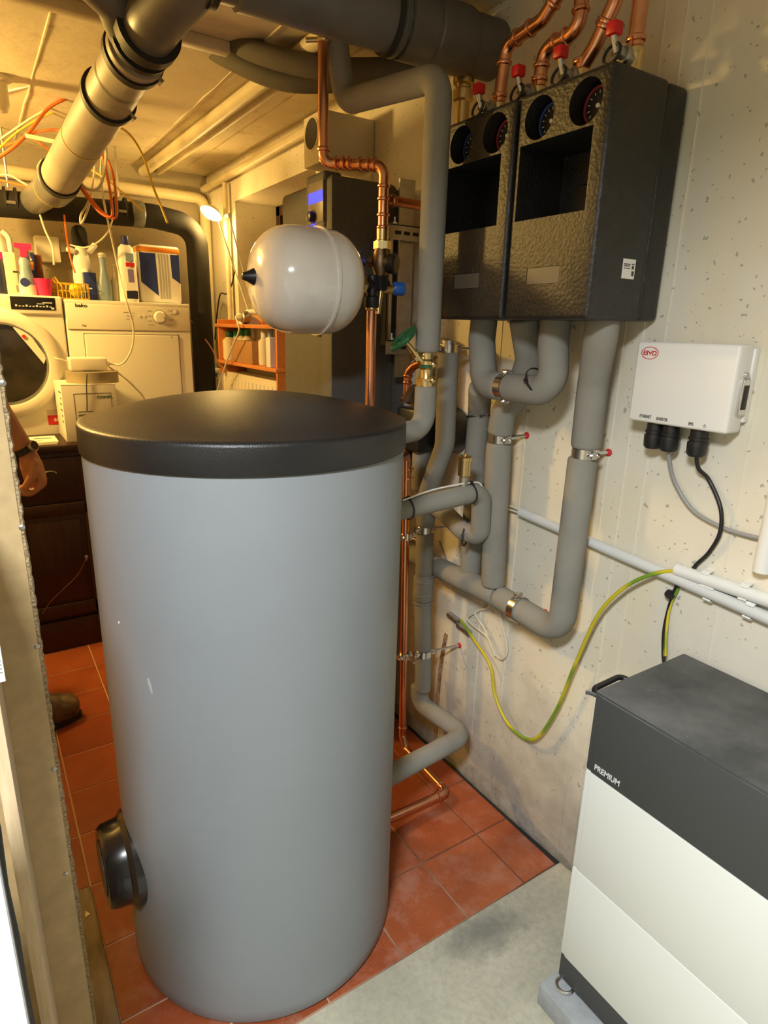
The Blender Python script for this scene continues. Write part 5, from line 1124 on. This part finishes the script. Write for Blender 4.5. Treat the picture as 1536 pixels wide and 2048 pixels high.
# radiator
xr_ = 1.115; r0 = P(434, 740, x=xr_); r1 = P(565, 765, x=xr_); zt3 = P(500, 752, x=xr_).z; y1_, y0_ = r0.y, 2.52
t = thing('radiator', 'cream panel radiator under the pine shelf', 'radiator', (1.15, 2.9, .6))
part('panel', box(B(), xr_, xr_+.018, y0_, y1_, .60, zt3, .005), m_creamp, t); part('rear_panel', box(B(), W-.035, W-.020, y0_, y1_, .60, zt3, .004), m_creamp, t)
n_ = 18
for k in range(n_):
    y_ = y0_+.03+(y1_-y0_-.06)*k/(n_-1); part('rib', box(B(), xr_-.005, xr_+.002, y_-.010, y_+.010, .63, zt3-.03, .004), m_creamp, t)
for y_ in (y0_+.015, y1_-.015): part('side_pipe', cyl(B(), (xr_+.03, y_, .61), (xr_+.03, y_, zt3+.012), .014, n=12), m_creamp, t)
for y_ in (y0_+.2, y1_-.2): part('bracket', box(B(), W-.05, W, y_-.015, y_+.015, zt3-.1, zt3-.06), m_creamp, t)
q = P(412, 740, x=1.135); part('thermostat_knob', lathe(B(), (1.135, y1_+.018, q.z), (0, 1, 0), [(.014, 0), (.020, .012), (.024, .02), (.024, .075), (.020, .082), (.004, .083)], 20), m_crm, t)
part('valve', lathe(B(), (1.135, y1_-.01, q.z), (0, 1, 0), [(.014, 0), (.014, .035)], 14), m_brass, t)
# ------------------------------------------------------------------ drain pipes under the ceiling
n0 = P(240, 155, d=1.60); n1 = P(128, 341, d=2.17); dd = (n1-n0).normalized(); rD = .0625
t = thing('drain_pipe', 'sloping grey drain pipe with black gasket rings at upper left', 'drain pipe', n1)
far = n1+dd*.14; near = n0-dd*.30
def along(s): return n0+dd*s
s1 = -.02; L1 = (far-n0).length
b = B(); lathe(b, along(-.02), dd, [(rD, 0), (rD, L1+.02)], 40); part('pipe_barrel', b, m_drain, t)
b = B(); lathe(b, along(-.20), dd, [(rD-.008, 0), (rD-.008, .20)], 40); part('pipe_barrel', b, m_drain, t)
b = B(); lathe(b, along(-.155), dd, [(rD+.004, 0), (rD+.005, .004), (rD+.005, .020), (rD, .028), (rD, .15)], 40); part('socket', b, m_drain, t)
def s_at(px, py):
    def e(s):
        v = along(s)-CAM; z = v.dot(CF); return (768+FPX*v.dot(CR)/z-px)**2+(1024+FPX*v.dot(CD)/z-py)**2
    return min((k*.002 for k in range(-200, 500)), key=e)
for px, py in ((283, 120), (222, 195)):
    s_ = s_at(px, py)
    part('gasket_ring', ringband(B(), along(s_), dd, rD-.001, .020, .010, 40), m_rub, t)
    b = B(); box_at(b, along(s_)+V(.055, -.01, -.045), dd, V(.7, 0, -.6).normalized(), .018, .016, .01); part('ring_lug', b, m_steel, t)
for px, py in ((165, 275), (105, 378)):
    part('tape_band', ringband(B(), along(s_at(px, py)), dd, rD, .004, .0015, 40), m_wyel, t)
b = B(); lathe(b, along(L1-.07), dd, [(rD, 0), (rD+.008, .01), (rD+.008, .07), (rD+.003, .085), (rD+.003, .13)], 40); part('end_socket', b, m_drain_d, t)
part('end_gasket', ringband(B(), along(L1-.075), dd, rD, .018, .006, 40), m_rub, t)
# rises to the horizontal collector through a bend
top_ = along(-.20)
t = thing('drain_collector', 'large dark grey drain pipe crossing under the ceiling above the tank', 'drain pipe', (.8, 1.45, 2.05))
rB = .066; g0 = V(.45, 1.455, 2.128); g1 = V(W, 1.42, 2.128); gd = (g1-g0).normalized()
b = B(); tube(b, [top_-dd*.02, along(-.30), g0+gd*.04, g0+gd*.12], rD-.004, .12, 36, 12); part('bend', b, m_drain_d, t)
part('pipe_barrel', lathe(B(), g0+gd*.10, gd, [(rB-.012, 0), (rB, .01), (rB, (g1-g0).length-.10)], 48), m_drain_d, t)
for px in (785, 860): 
    q = P(px, 60, y=1.46); s_ = (q-g0).dot(gd); part('socket', lathe(B(), g0+gd*(s_-.03), gd, [(rB, 0), (rB+.007, .008), (rB+.007, .10), (rB+.003, .115), (rB, .12)], 48), m_drain_d, t)
for px, mm, w_ in ((762, m_rub, .016), (772, m_wwht, .008), (780, m_rub, .010), (425, m_rub, .014)):
    q = P(px, 60, y=1.47); s_ = (q-g0).dot(gd); part('gasket_ring', ringband(B(), g0+gd*s_, gd, rB+.001, w_, .006, 48), mm, t)
part('upper_gasket', ringband(B(), along(-.235), dd, rD-.003, .030, .013, 40), m_rub, t); part('upper_gasket', ringband(B(), along(-.185), dd, rD-.004, .014, .010, 40), m_rub, t)
y0b = along(-.20); b = B(); tube(b, [y0b+dd*.06, y0b+V(-.06, -.03, .05), y0b+V(-.17, -.10, .085), y0b+V(-.5, -.28, .09)], .048, .06, 32, 10); part('side_branch', b, m_drain_d, t)
part('bolt', cyl(B(), g0+V(-.02, -.075, -.03), g0+V(.01, -.085, -.035), .005, n=8), m_chrome, t)
# back wall drain with bend down beside the dryer
yd = 3.42; rb_ = .055
h0 = P(-60, 402, y=yd); h1 = P(305, 432, y=yd); h2 = P(393, 470, y=yd)
t = thing('drain_pipe', 'dark drain pipe along back wall bending down beside the dryer', 'drain pipe', (h2.x, yd, .1))
b = B(); tube(b, [h0, V(h1.x, yd, h1.z), V(h2.x, yd, h1.z-.03), V(h2.x+.01, yd, .02)], rb_, .11, 32, 12); part('pipe_barrel', b, m_blackpipe, t)
for px in (20, 240):
    q = P(px, 402+(px*.08), y=yd)
    for k in (-.014, .014): part('pipe_strap', ringband(B(), q+V(k*1.5, 0, 0), (1, 0, -.05), rb_+.001, .010, .004, 28), m_rub, t)
    b = B(); box_at(b, q+V(0, -rb_-.004, -.01), V(1, 0, 0), V(0, 0, 1), .034, .012, .006); part('strap_screw', b, m_chrome, t)
    part('strap_hanger', cyl(B(), q+V(0, 0, rb_), V(q.x, yd, ZC), .005, n=8), m_steel, t)
part('socket', lathe(B(), V(h1.x-.10, yd, h1.z+.002), (1, 0, -.03), [(rb_, 0), (rb_+.006, .006), (rb_+.006, .05), (rb_, .058)], 32), m_drain_d, t)
part('branch', lathe(B(), along(L1+.03), V(.0, yd, h1.z)-along(L1)+V(along(L1).x, 0, 0)*1.0 if False else (V(along(L1).x-.02, yd, h1.z+.01)-along(L1)), [(.056, 0), (.056, (V(along(L1).x-.02, yd, h1.z+.01)-along(L1)).length-.02)], 30), m_drain_d, t)
# old insulated pipes sagging under the ceiling
for lab, pts in (('upper of the two old dark insulated pipes curving under the ceiling', ((230, -60, 2.0), (300, -25, 1.95), (360, 12, 1.9), (430, 55, 1.85), (500, 98, 1.8), (600, 128, 1.76), (700, 140, 1.75), (800, 138, 1.75), (900, 132, 1.75))),
                 ('lower of the two old dark insulated pipes curving under the ceiling', ((220, -45, 2.08), (290, -8, 2.03), (340, 30, 1.98), (400, 80, 1.93), (470, 122, 1.88), (560, 158, 1.84), (650, 163, 1.82), (740, 152, 1.80), (850, 140, 1.80)))):
    b = B(); sweep(b, spline([P(x_, y_, d=d_) for x_, y_, d_ in pts], 8), .030, 20); part('insulated_ceiling_pipe', b, m_insul_d, None, lab, 'pipe', 'old insulated ceiling pipes')
# cream painted pipes
def cpipe(label, pts, r, fil=.03, m=None): return part('painted_pipe', tube(B(), pts, r, fil, 16), m or m_cream, None, label, 'pipe', 'cream painted pipes')
zc = ZC-.03
c0, c1 = P(302, 335, z=zc), P(562, 150, z=zc); c1 = V(c0.x+.03, 1.2, zc); c0 = V(c0.x-.01, YB-.02, zc)
cpipe('thicker cream painted pipe along the ceiling towards the back wall', [c1, c0], .024)
q = P(330, 335, z=zc+.008); cpipe('thinner cream painted pipe beside the thick one on the ceiling', [V(q.x+.04, 1.2, zc+.008), V(q.x, YB-.02, zc+.008)], .013)
cpipe('cream painted pipe along the top of the window wall', [V(W-.03, 1.75, 2.165), V(W-.03, YB-.03, 2.150)], .018)
q0, q1 = P(150, 290, y=YB-.05), P(440, 372, y=YB-.05); cpipe('cream painted pipe along back wall under the ceiling turning down in the corner', [V(-.8, YB-.05, 2.11), V(W-.035, YB-.05, 2.10), V(W-.035, YB-.05, .02)], .028, .05)
q = P(455, 500, x=W-.03); cpipe('thin vertical cream pipe in the far corner beside the window', [V(W-.03, q.y, 2.13), V(W-.03, q.y, .9)], .013)
b = B(); box(b, -1.6, .75, 2.02, 2.06, ZC-.03, ZC, .004); part('ceiling_batten', b, m_cream, None, 'long cream batten across the ceiling at upper left', 'batten')
q = P(-6, 165, z=ZC-.02); t = thing('ceiling_socket', 'rounded cream fitting on the ceiling at the left edge', 'ceiling fitting', (q.x, q.y, ZC-.12)); part('rose', lathe(B(), (q.x, q.y, ZC), (0, 0, -1), [(.045, 0), (.045, .012), (.030, .02)], 24), m_creamp, t); part('holder', lathe(B(), (q.x, q.y, ZC), (0, 0, -1), [(.030, .018), (.030, .085), (.022, .105), (.01, .11)], 24), m_creamp, t)
b = B(); tube(b, [P(-80, 205, d=2.3), P(170, 145, d=2.1), P(330, 132, d=2.3), P(470, 130, d=2.6)], .0055, 0, 8); part('steel_cable', b, m_wgrey, None, 'taut grey cable stretched across the ceiling behind the sloping drain', 'cable')
b = B(); q = P(60, 283, d=2.25); box_at(b, (P(55, 272, d=2.3)+P(152, 293, d=2.2))/2, (P(152, 293, d=2.2)-P(55, 272, d=2.3)).normalized(), V(0, 0, 1), (P(152, 293, d=2.2)-P(55, 272, d=2.3)).length, .014, .02); part('wood_batten', b, m_raw, None, 'short raw timber batten sticking out beside the sloping drain', 'batten')
# thin corner cables
b = B(); wire(b, [P(470, 540, x=W-.02), P(462, 575, x=W-.02), P(452, 588, x=W-.03), P(440, 590, x=W-.02), P(433, 640, x=W-.02), P(430, 680, x=W-.03)], .004, 6); part('black_cable', b, m_blk, None, 'black cable tied to the pipes in the far corner', 'cable')
b = B(); wire(b, [P(378, 635, y=3.40), P(400, 665, y=3.4), P(425, 700, y=3.3), P(440, 735, y=3.2)], .004, 6); part('brown_cable', b, m_wbrn, None, 'thin brown cable slanting between dryer and pine shelf', 'cable')
# loose cables round the drain
def loose(label, m, r, pts, k=8): part('loose_cable', wire(B(), [P(x_, y_, d=d_) for x_, y_, d_ in pts], r, 8, k), m, None, label, 'cable', 'loose cables under the laundry ceiling')
loose('thick orange-brown cable curving up to the sloping drain from the left edge', m_worg, .0065, ((-30, 330, 2.3), (20, 300, 2.3), (60, 262, 2.3), (95, 218, 2.3), (130, 198, 2.3), (165, 190, 2.35)))
loose('cream cable beside the thick orange one at the left edge', m_wwht, .0045, ((-30, 300, 2.4), (20, 265, 2.4), (70, 232, 2.4), (120, 208, 2.4), (165, 198, 2.4)))
loose('second cream cable just below, at the left edge', m_wyel, .004, ((-30, 325, 2.45), (25, 272, 2.45), (65, 245, 2.45), (110, 222, 2.45), (160, 203, 2.45)))
loose('orange cable running level into the sloping drain from the left', m_worg, .0055, ((-30, 300, 2.5), (30, 285, 2.5), (70, 265, 2.5), (110, 260, 2.5), (150, 268, 2.5)))
loose('thin orange cable hanging behind the wood batten', m_worg, .004, ((60, 275, 2.6), (85, 290, 2.6), (102, 305, 2.6), (108, 330, 2.6)))
loose('orange cable sagging low at the left edge', m_worg, .0045, ((-30, 355, 2.6), (20, 365, 2.6), (60, 375, 2.6), (90, 385, 2.6)))
loose('cream cable sagging low at the left edge', m_wwht, .004, ((-30, 352, 2.62), (15, 350, 2.62), (40, 362, 2.62), (70, 380, 2.62)))
loose('long yellow cable hanging freely right of the sloping drain', m_wyel, .004, ((205, 240, 1.86), (255, 265, 2.1), (285, 310, 2.2), (305, 370, 2.2), (325, 420, 2.2), (335, 446, 2.2)))
loose('thin yellow cable end pointing down right of the drain', m_wyel, .0035, ((175, 335, 2.4), (215, 360, 2.4), (250, 390, 2.4), (288, 424, 2.4)))
loose('left strand of the orange cable loop below the sloping drain', m_worg, .0048, ((155, 365, 2.3), (175, 395, 2.3), (200, 425, 2.3), (222, 434, 2.3), (224, 415, 2.3), (218, 370, 2.3), (205, 310, 2.3)))
loose('right strand of the orange cable loop below the sloping drain', m_worg, .0048, ((160, 368, 2.33), (190, 408, 2.33), (215, 432, 2.33), (232, 434, 2.33), (232, 400, 2.33), (225, 345, 2.33), (205, 300, 2.33)))
loose('white cable loop hanging tight below the sloping drain', m_wwht, .0055, ((212, 285, 2.3), (212, 320, 2.3), (207, 355, 2.3), (195, 378, 2.3), (175, 378, 2.3), (158, 362, 2.3)))
loose('thin white cable drooping in a long loop to the back wall pipe', m_wwht, .004, ((190, 320, 2.4), (188, 350, 2.4), (178, 400, 2.4), (162, 430, 2.4), (163, 447, 2.4), (175, 420, 2.4), (185, 380, 2.4)))
loose('cream cable hanging down to the electrical box', m_wwht, .004, ((80, 430, 2.7), (90, 460, 2.7), (105, 495, 2.7), (108, 530, 2.7)))
loose('orange cable hanging down the back wall beside the brush holder', m_worg, .004, ((128, 430, 2.8), (134, 480, 2.8), (142, 520, 2.8), (150, 545, 2.8)))
loose('thin cream cable curving behind the brush holder', m_wwht, .0035, ((225, 440, 2.8), (215, 465, 2.8), (195, 485, 2.8), (170, 495, 2.8), (140, 490, 2.8)))
loose('short cream wire standing out left of the drain socket', m_wwht, .003, ((83, 320, 2.3), (75, 335, 2.3), (78, 355, 2.3), (80, 375, 2.3)))

# ------------------------------------------------------------------ chipboard edge, oak board and white cabinet at the left
yB_ = 1.0; k = math.tan
ex = yB_*math.tan(math.radians(2.0))
t = thing('chipboard_panel', 'tan hardboard-faced chipboard panel with torn edge at the left', 'panel', (-.04, 1.01, 0))
part('panel_face', box(B(), -.128, ex-.0065, yB_, yB_+.016, -.004, ZC-.003, .001), m_mdf, t)
b = B(); z = -.004; rs = []
while z < ZC-.004:
    j = random.uniform(-.0022, .0018); x0_ = ex-.0075; x1_ = ex+j*.6
    rs.append([V(x0_, yB_+.002, z), V(x1_-.002, yB_+.0005+random.uniform(0, .001), z), V(x1_, yB_+.006, z), V(x1_-.001, yB_+.015, z), V(x0_, yB_+.015, z)]); z += .0075
rings(b, rs); part('torn_edge', b, m_chip, t, smooth=0)
for px, py in ((6, 766), (44, 1055), (74, 1293), (108, 1538), (132, 1747)):
    q = P(px, py, y=yB_); part('nail_head', lathe(B(), (q.x, yB_+.0005, q.z), (0, -1, 0), [(.0042, 0), (.0042, .001), (.0025, .002), (.0005, .0022)], 14), m_steel, t)
yo = .80; ox1 = yo*math.tan(math.radians(-1.80)); ox0 = yo*math.tan(math.radians(-2.95))
part('oak_board', box(B(), ox0, ox1, yo, yB_-.002, -.004, 1.19, .0015), m_oak, None, 'pale oak laminate board standing edge-on in front of the chipboard panel', 'board')
q = P(12, 1362, y=yo-.003); t = thing('paper_note', 'small printed paper taped over the oak board edge at the left', 'paper', (q.x-.03, yo, q.z))
part('sheet', box(B(), q.x-.075, q.x, yo-.0035, yo-.0005, q.z, q.z+.115, .0003, 1), m_paper, t); b = B()
for i in range(9): box(b, q.x-.012, q.x-.002, yo-.0038, yo-.0034, q.z+.012+i*.005, q.z+.0135+i*.005)
part('print_lines', b, m_groove, t, smooth=0)
yc = .62; wx = yc*math.tan(math.radians(-3.92))
t = thing('white_board', 'white board leaning upright at the bottom left corner', 'board', (wx-.2, yc, 0)); part('board_face', box(B(), wx-.45, wx-.0012, yc, yc+.016, -.005, 1.05, .001), m_wht, t); part('edge_band', box(B(), wx-.0012, wx, yc+.0005, yc+.0155, -.005, 1.05), m_wgrey, t)
b = B(); pts = [V(-.049, .72, .0)+V(0, 0, .08*i)+V(random.uniform(-.003, .003), 0, 0) for i in range(13)]; sweep(b, pts, .005, 8); part('dark_gap_strip', b, m_blk, None, 'black strip filling the dark gap between oak board and white board', 'cable')  # black strip added to make the gap between the boards dark
part('floor_batten', box(B(), .040, .0815, 1.06, 1.50, -.0055, .004, .003), MAT('dirty_timber', (.34, .29, .21), .8, col2=(.15, .12, .09), vs=22, bump=.4, bs=90, stretch=(1, .3, 1)), None, 'dirty timber batten on the floor along the tile edge', 'batten')
part('wood_chip', prism(B(), [V(.056, 1.405, .0042), V(.068, 1.41, .0042), V(.060, 1.425, .0042)], (0, 0, .002)), m_paper, None, 'white triangular chip lying on the floor batten', 'chip')

# ------------------------------------------------------------------ person behind the panel
def limb(bm, pts, rs, n=14, steps=6):
    q = spline(pts, steps); m_ = len(pts)-1; out = []
    def rad(i):
        f = i/steps; a_ = min(int(f), m_-1); return rs[a_]+(rs[a_+1]-rs[a_])*(f-a_)
    b2 = B(); rr = [rad(i) for i in range(len(q))]; idx = {id(p): i for i, p in enumerate(q)}
    L = [0]
    for i in range(1, len(q)): L.append(L[-1]+(q[i]-q[i-1]).length)
    def rf(l, LL):
        for i in range(1, len(L)):
            if l <= L[i]+1e-9: return rr[i-1]+(rr[i]-rr[i-1])*((l-L[i-1])/max(1e-9, L[i]-L[i-1]))
        return rr[-1]
    sweep(b2, q, 0, n, rf); bmesh.ops.recalc_face_normals(b2, faces=b2.faces); join(bm, b2)
    sph(bm, q[0], rs[0], n=12); sph(bm, q[-1], rs[-1], n=12)
def fuse(o, vox, it=4):
    md = o.modifiers.new('fuse', 'REMESH'); md.mode = 'VOXEL'; md.voxel_size = vox; md.use_smooth_shade = True
    s_ = o.modifiers.new('soft', 'SMOOTH'); s_.factor = .5; s_.iterations = it
pX, pY = -.30, 2.42
t = thing('person', 'person in dark work clothes, forearm with watch and boot showing past the panel', 'person', (pX, pY, 0))
H_ = P(70, 958, y=2.26)
RS, RE, RW = V(pX, pY-.18, 1.44), V(.020, 2.235, 1.205), V(P(56, 908, y=2.245).x, 2.245, P(56, 908, y=2.245).z)
LS, LE, LW = V(pX, pY+.18, 1.44), V(pX+.02, pY+.25, 1.16), V(pX+.14, pY+.22, .97)
b = B()
limb(b, [V(pX, pY, .92), V(pX-.01, pY, 1.12), V(pX, pY, 1.34), V(pX+.01, pY, 1.46)], [.125, .125, .135, .08]); 
for s_ in (-1, 1): limb(b, [V(pX, pY+s_*.06, 1.12), V(pX, pY+s_*.075, 1.32)], [.095, .105])
limb(b, [RS+V(0, .06, .0), RS], [.07, .058]); limb(b, [LS-V(0, .06, 0), LS], [.07, .058])
limb(b, [RS, (RS+RE)/2, RE, RE.lerp(RW, .35), RW], [.055, .047, .040, .044, .027]); limb(b, [LS, (LS+LE)/2, LE, LE.lerp(LW, .35), LW], [.055, .047, .040, .044, .027])
for s_ in (-1, 1):
    hp = V(pX, pY+s_*.085, .90); kn = V(pX+(.16 if s_ < 0 else .03), pY+s_*.095-.01, .49); an = V(pX+(.27 if s_ < 0 else -.02), pY+s_*.10-.0, .09)
    limb(b, [hp, (hp+kn)/2, kn, kn.lerp(an, .35)-V(.02, 0, 0), an], [.088, .080, .057, .056, .038])
limb(b, [V(pX+.01, pY, 1.45), V(pX+.02, pY, 1.55)], [.056, .054])
hc = V(pX+.045, pY, 1.645); sph(b, hc, .10, (.98, .78, 1.18), 24); sph(b, hc+V(.03, 0, -.06), .062, (1, .85, 1), 18)
limb(b, [hc+V(.088, 0, .015), hc+V(.108, 0, -.022)], [.010, .015]); limb(b, [hc+V(.09, -.012, -.062), hc+V(.09, .012, -.062)], [.009, .009])
for s_ in (-1, 1): limb(b, [hc+V(-.005, s_*.078, .02), hc+V(-.008, s_*.082, -.02)], [.013, .010]); limb(b, [hc+V(.082, s_*.022, .028), hc+V(.08, s_*.045, .026)], [.010, .010])
def hand(W_, fwd, side, thumb=1):
    """fwd: from wrist along the palm, side: across the knuckles, thumb: thumb side sign"""
    f = fwd.normalized(); s = (side-f*side.dot(f)).normalized(); u = f.cross(s)
    K = 1.14
    limb(b, [W_, W_+f*.035*K, W_+f*.078*K], [.027, .034, .033])
    for kk, off in enumerate((.033, .011, -.011, -.032)):
        L_ = (.040, .046, .043, .034)[kk]; r_ = (.0112, .0115, .011, .0098)[kk]; base = W_+f*.072*K+s*off
        limb(b, [W_+f*.03+s*off*.6, base-u*.004], [.015, .0135]); p1 = base+f*.024+u*.012; p2 = p1+f*L_*.22+u*L_*.75; p3 = p2-f*L_*.55+u*L_*.30
        limb(b, [base-u*.006, p1, p2, p3], [.0125, r_, r_*.95, r_*.8], 10, 5)
    tb = W_+f*.026+s*thumb*.028; limb(b, [tb, tb+f*.034+s*thumb*.018+u*.020, tb+f*.060+s*thumb*.010+u*.040, tb+f*.072-s*thumb*.004+u*.050], [.016, .0135, .012, .0095], 10, 5)
hand(RW, V(.012, 0, -.085), V(.25, -1, 0), 1); hand(LW, V(.15, .05, -.95), V(.2, 1, 0), 1)
o = part('body', b, m_skin, t); fuse(o, .0042, 2)
b = B(); RE2 = RS.lerp(RE, .62); LE2 = LS.lerp(LE, .62)
limb(b, [V(pX, pY, .90), V(pX-.01, pY, 1.12), V(pX, pY, 1.34), V(pX+.005, pY, 1.43)], [.142, .142, .150, .10])
for s_ in (-1, 1): limb(b, [V(pX, pY+s_*.065, .94), V(pX, pY+s_*.07, 1.12), V(pX, pY+s_*.08, 1.33)], [.108, .106, .116])
limb(b, [RS+V(0, .06, .0), RS, RE2], [.082, .073, .066]); limb(b, [LS-V(0, .06, 0), LS, LE2], [.082, .073, .066]); o = part('t_shirt', b, m_shirt, t); fuse(o, .009)
b = B(); limb(b, [V(pX, pY-.05, .93), V(pX, pY+.05, .93)], [.125, .125])
for s_ in (-1, 1):
    hp = V(pX, pY+s_*.085, .90); kn = V(pX+(.16 if s_ < 0 else .03), pY+s_*.095-.01, .49); an = V(pX+(.27 if s_ < 0 else -.02), pY+s_*.10, .12)
    limb(b, [hp, (hp+kn)/2, kn, kn.lerp(an, .4), an], [.110, .100, .080, .078, .070])
o = part('trousers', b, m_trou, t); fuse(o, .009)
toe = P(146, 1412, z=.05)
for s_ in (-1, 1):
    an = V(pX+(.27 if s_ < 0 else -.02), pY+s_*.10, .09); tp = V(toe.x-.004, toe.y, .045) if s_ < 0 else an+V(.24, .05, -.045)
    hl = an+V(-.06, 0, -.05); d_ = (tp-hl); d_.z = 0; d_.normalize(); w_ = V(-d_.y, d_.x, 0)
    b = B(); limb(b, [an+V(0, 0, .10), an+V(0, 0, 0), an+V(0, 0, -.03)], [.058, .054, .05]); limb(b, [hl+V(0, 0, .012), an.lerp(tp, .35)+V(0, 0, -.0), tp+V(0, 0, .012)-d_*.02], [.050, .060, .050]); limb(b, [tp-d_*.06-w_*.016+V(0, 0, .008), tp-d_*.010-w_*.006+V(0, 0, .004)], [.042, .038]); limb(b, [tp-d_*.06+w_*.016+V(0, 0, .008), tp-d_*.010+w_*.006+V(0, 0, .004)], [.042, .038])
    o = part('work_boot', b, m_boot, t); fuse(o, .006, 3)
    c = B(); L_ = (tp-hl).dot(d_); n_ = 28; rs = []
    for z_ in (.0, .022):
        ring_ = []
        for i in range(n_):
            a_ = 2*math.pi*i/n_; u_ = math.cos(a_); v_ = math.sin(a_); ww = .046-.006*(1-u_)*.5-.004*math.cos(2*a_)
            p_ = hl+d_*(L_*.5+(L_*.5+.032)*u_)+w_*(ww*v_*(1.08 if u_ > .2 else .95)); ring_.append(V(p_.x, p_.y, z_+.0005))
        rs.append(ring_)
    rings(c, rs); part('sole', c, m_rub, o)
    for i in range(4):
        p_ = an.lerp(tp, .12+.16*i)+V(0, 0, .052-.008*i); b = B(); limb(b, [p_-w_*.028-V(0, 0, .008), p_+V(0, 0, .004), p_+w_*.028-V(0, 0, .008)], [.004, .004, .004], 6, 3); part('lace', b, m_trou, o)
b = B(); sph(b, hc+V(-.018, 0, .03), .108, (.98, .80, 1.08), 24); bmesh.ops.delete(b, geom=[v for v in b.verts if v.co.x > hc.x+.045 and v.co.z < hc.z+.065 or v.co.z < hc.z-.05], context='VERTS'); part('hair', b, m_hair, t)
for s_ in (-1, 1):
    e = part('eye', sph(B(), hc+V(.083, s_*.032, .010), .011, n=12), m_wht, t); part('iris', sph(B(), hc+V(.0925, s_*.032, .010), .0045, n=10), m_dwood, e)
# watch on the right wrist
ax = (RW-RE).normalized(); wc = RE.lerp(RW, .90); b = B(); ringband(b, wc, ax, .0315, .020, .004, 28); wt = part('watch', b, m_blk, t, 'dark wristwatch')
sd = V(.75, -.62, .1); sd = (sd-ax*sd.dot(ax)).normalized(); part('watch_case', lathe(B(), wc+sd*.031, sd, [(.017, 0), (.018, .004), (.018, .010), (.015, .012)], 24), m_steel, wt)
part('watch_face', lathe(B(), wc+sd*.0425, sd, [(.0145, 0), (.0145, .0012)], 20), m_dark, wt)
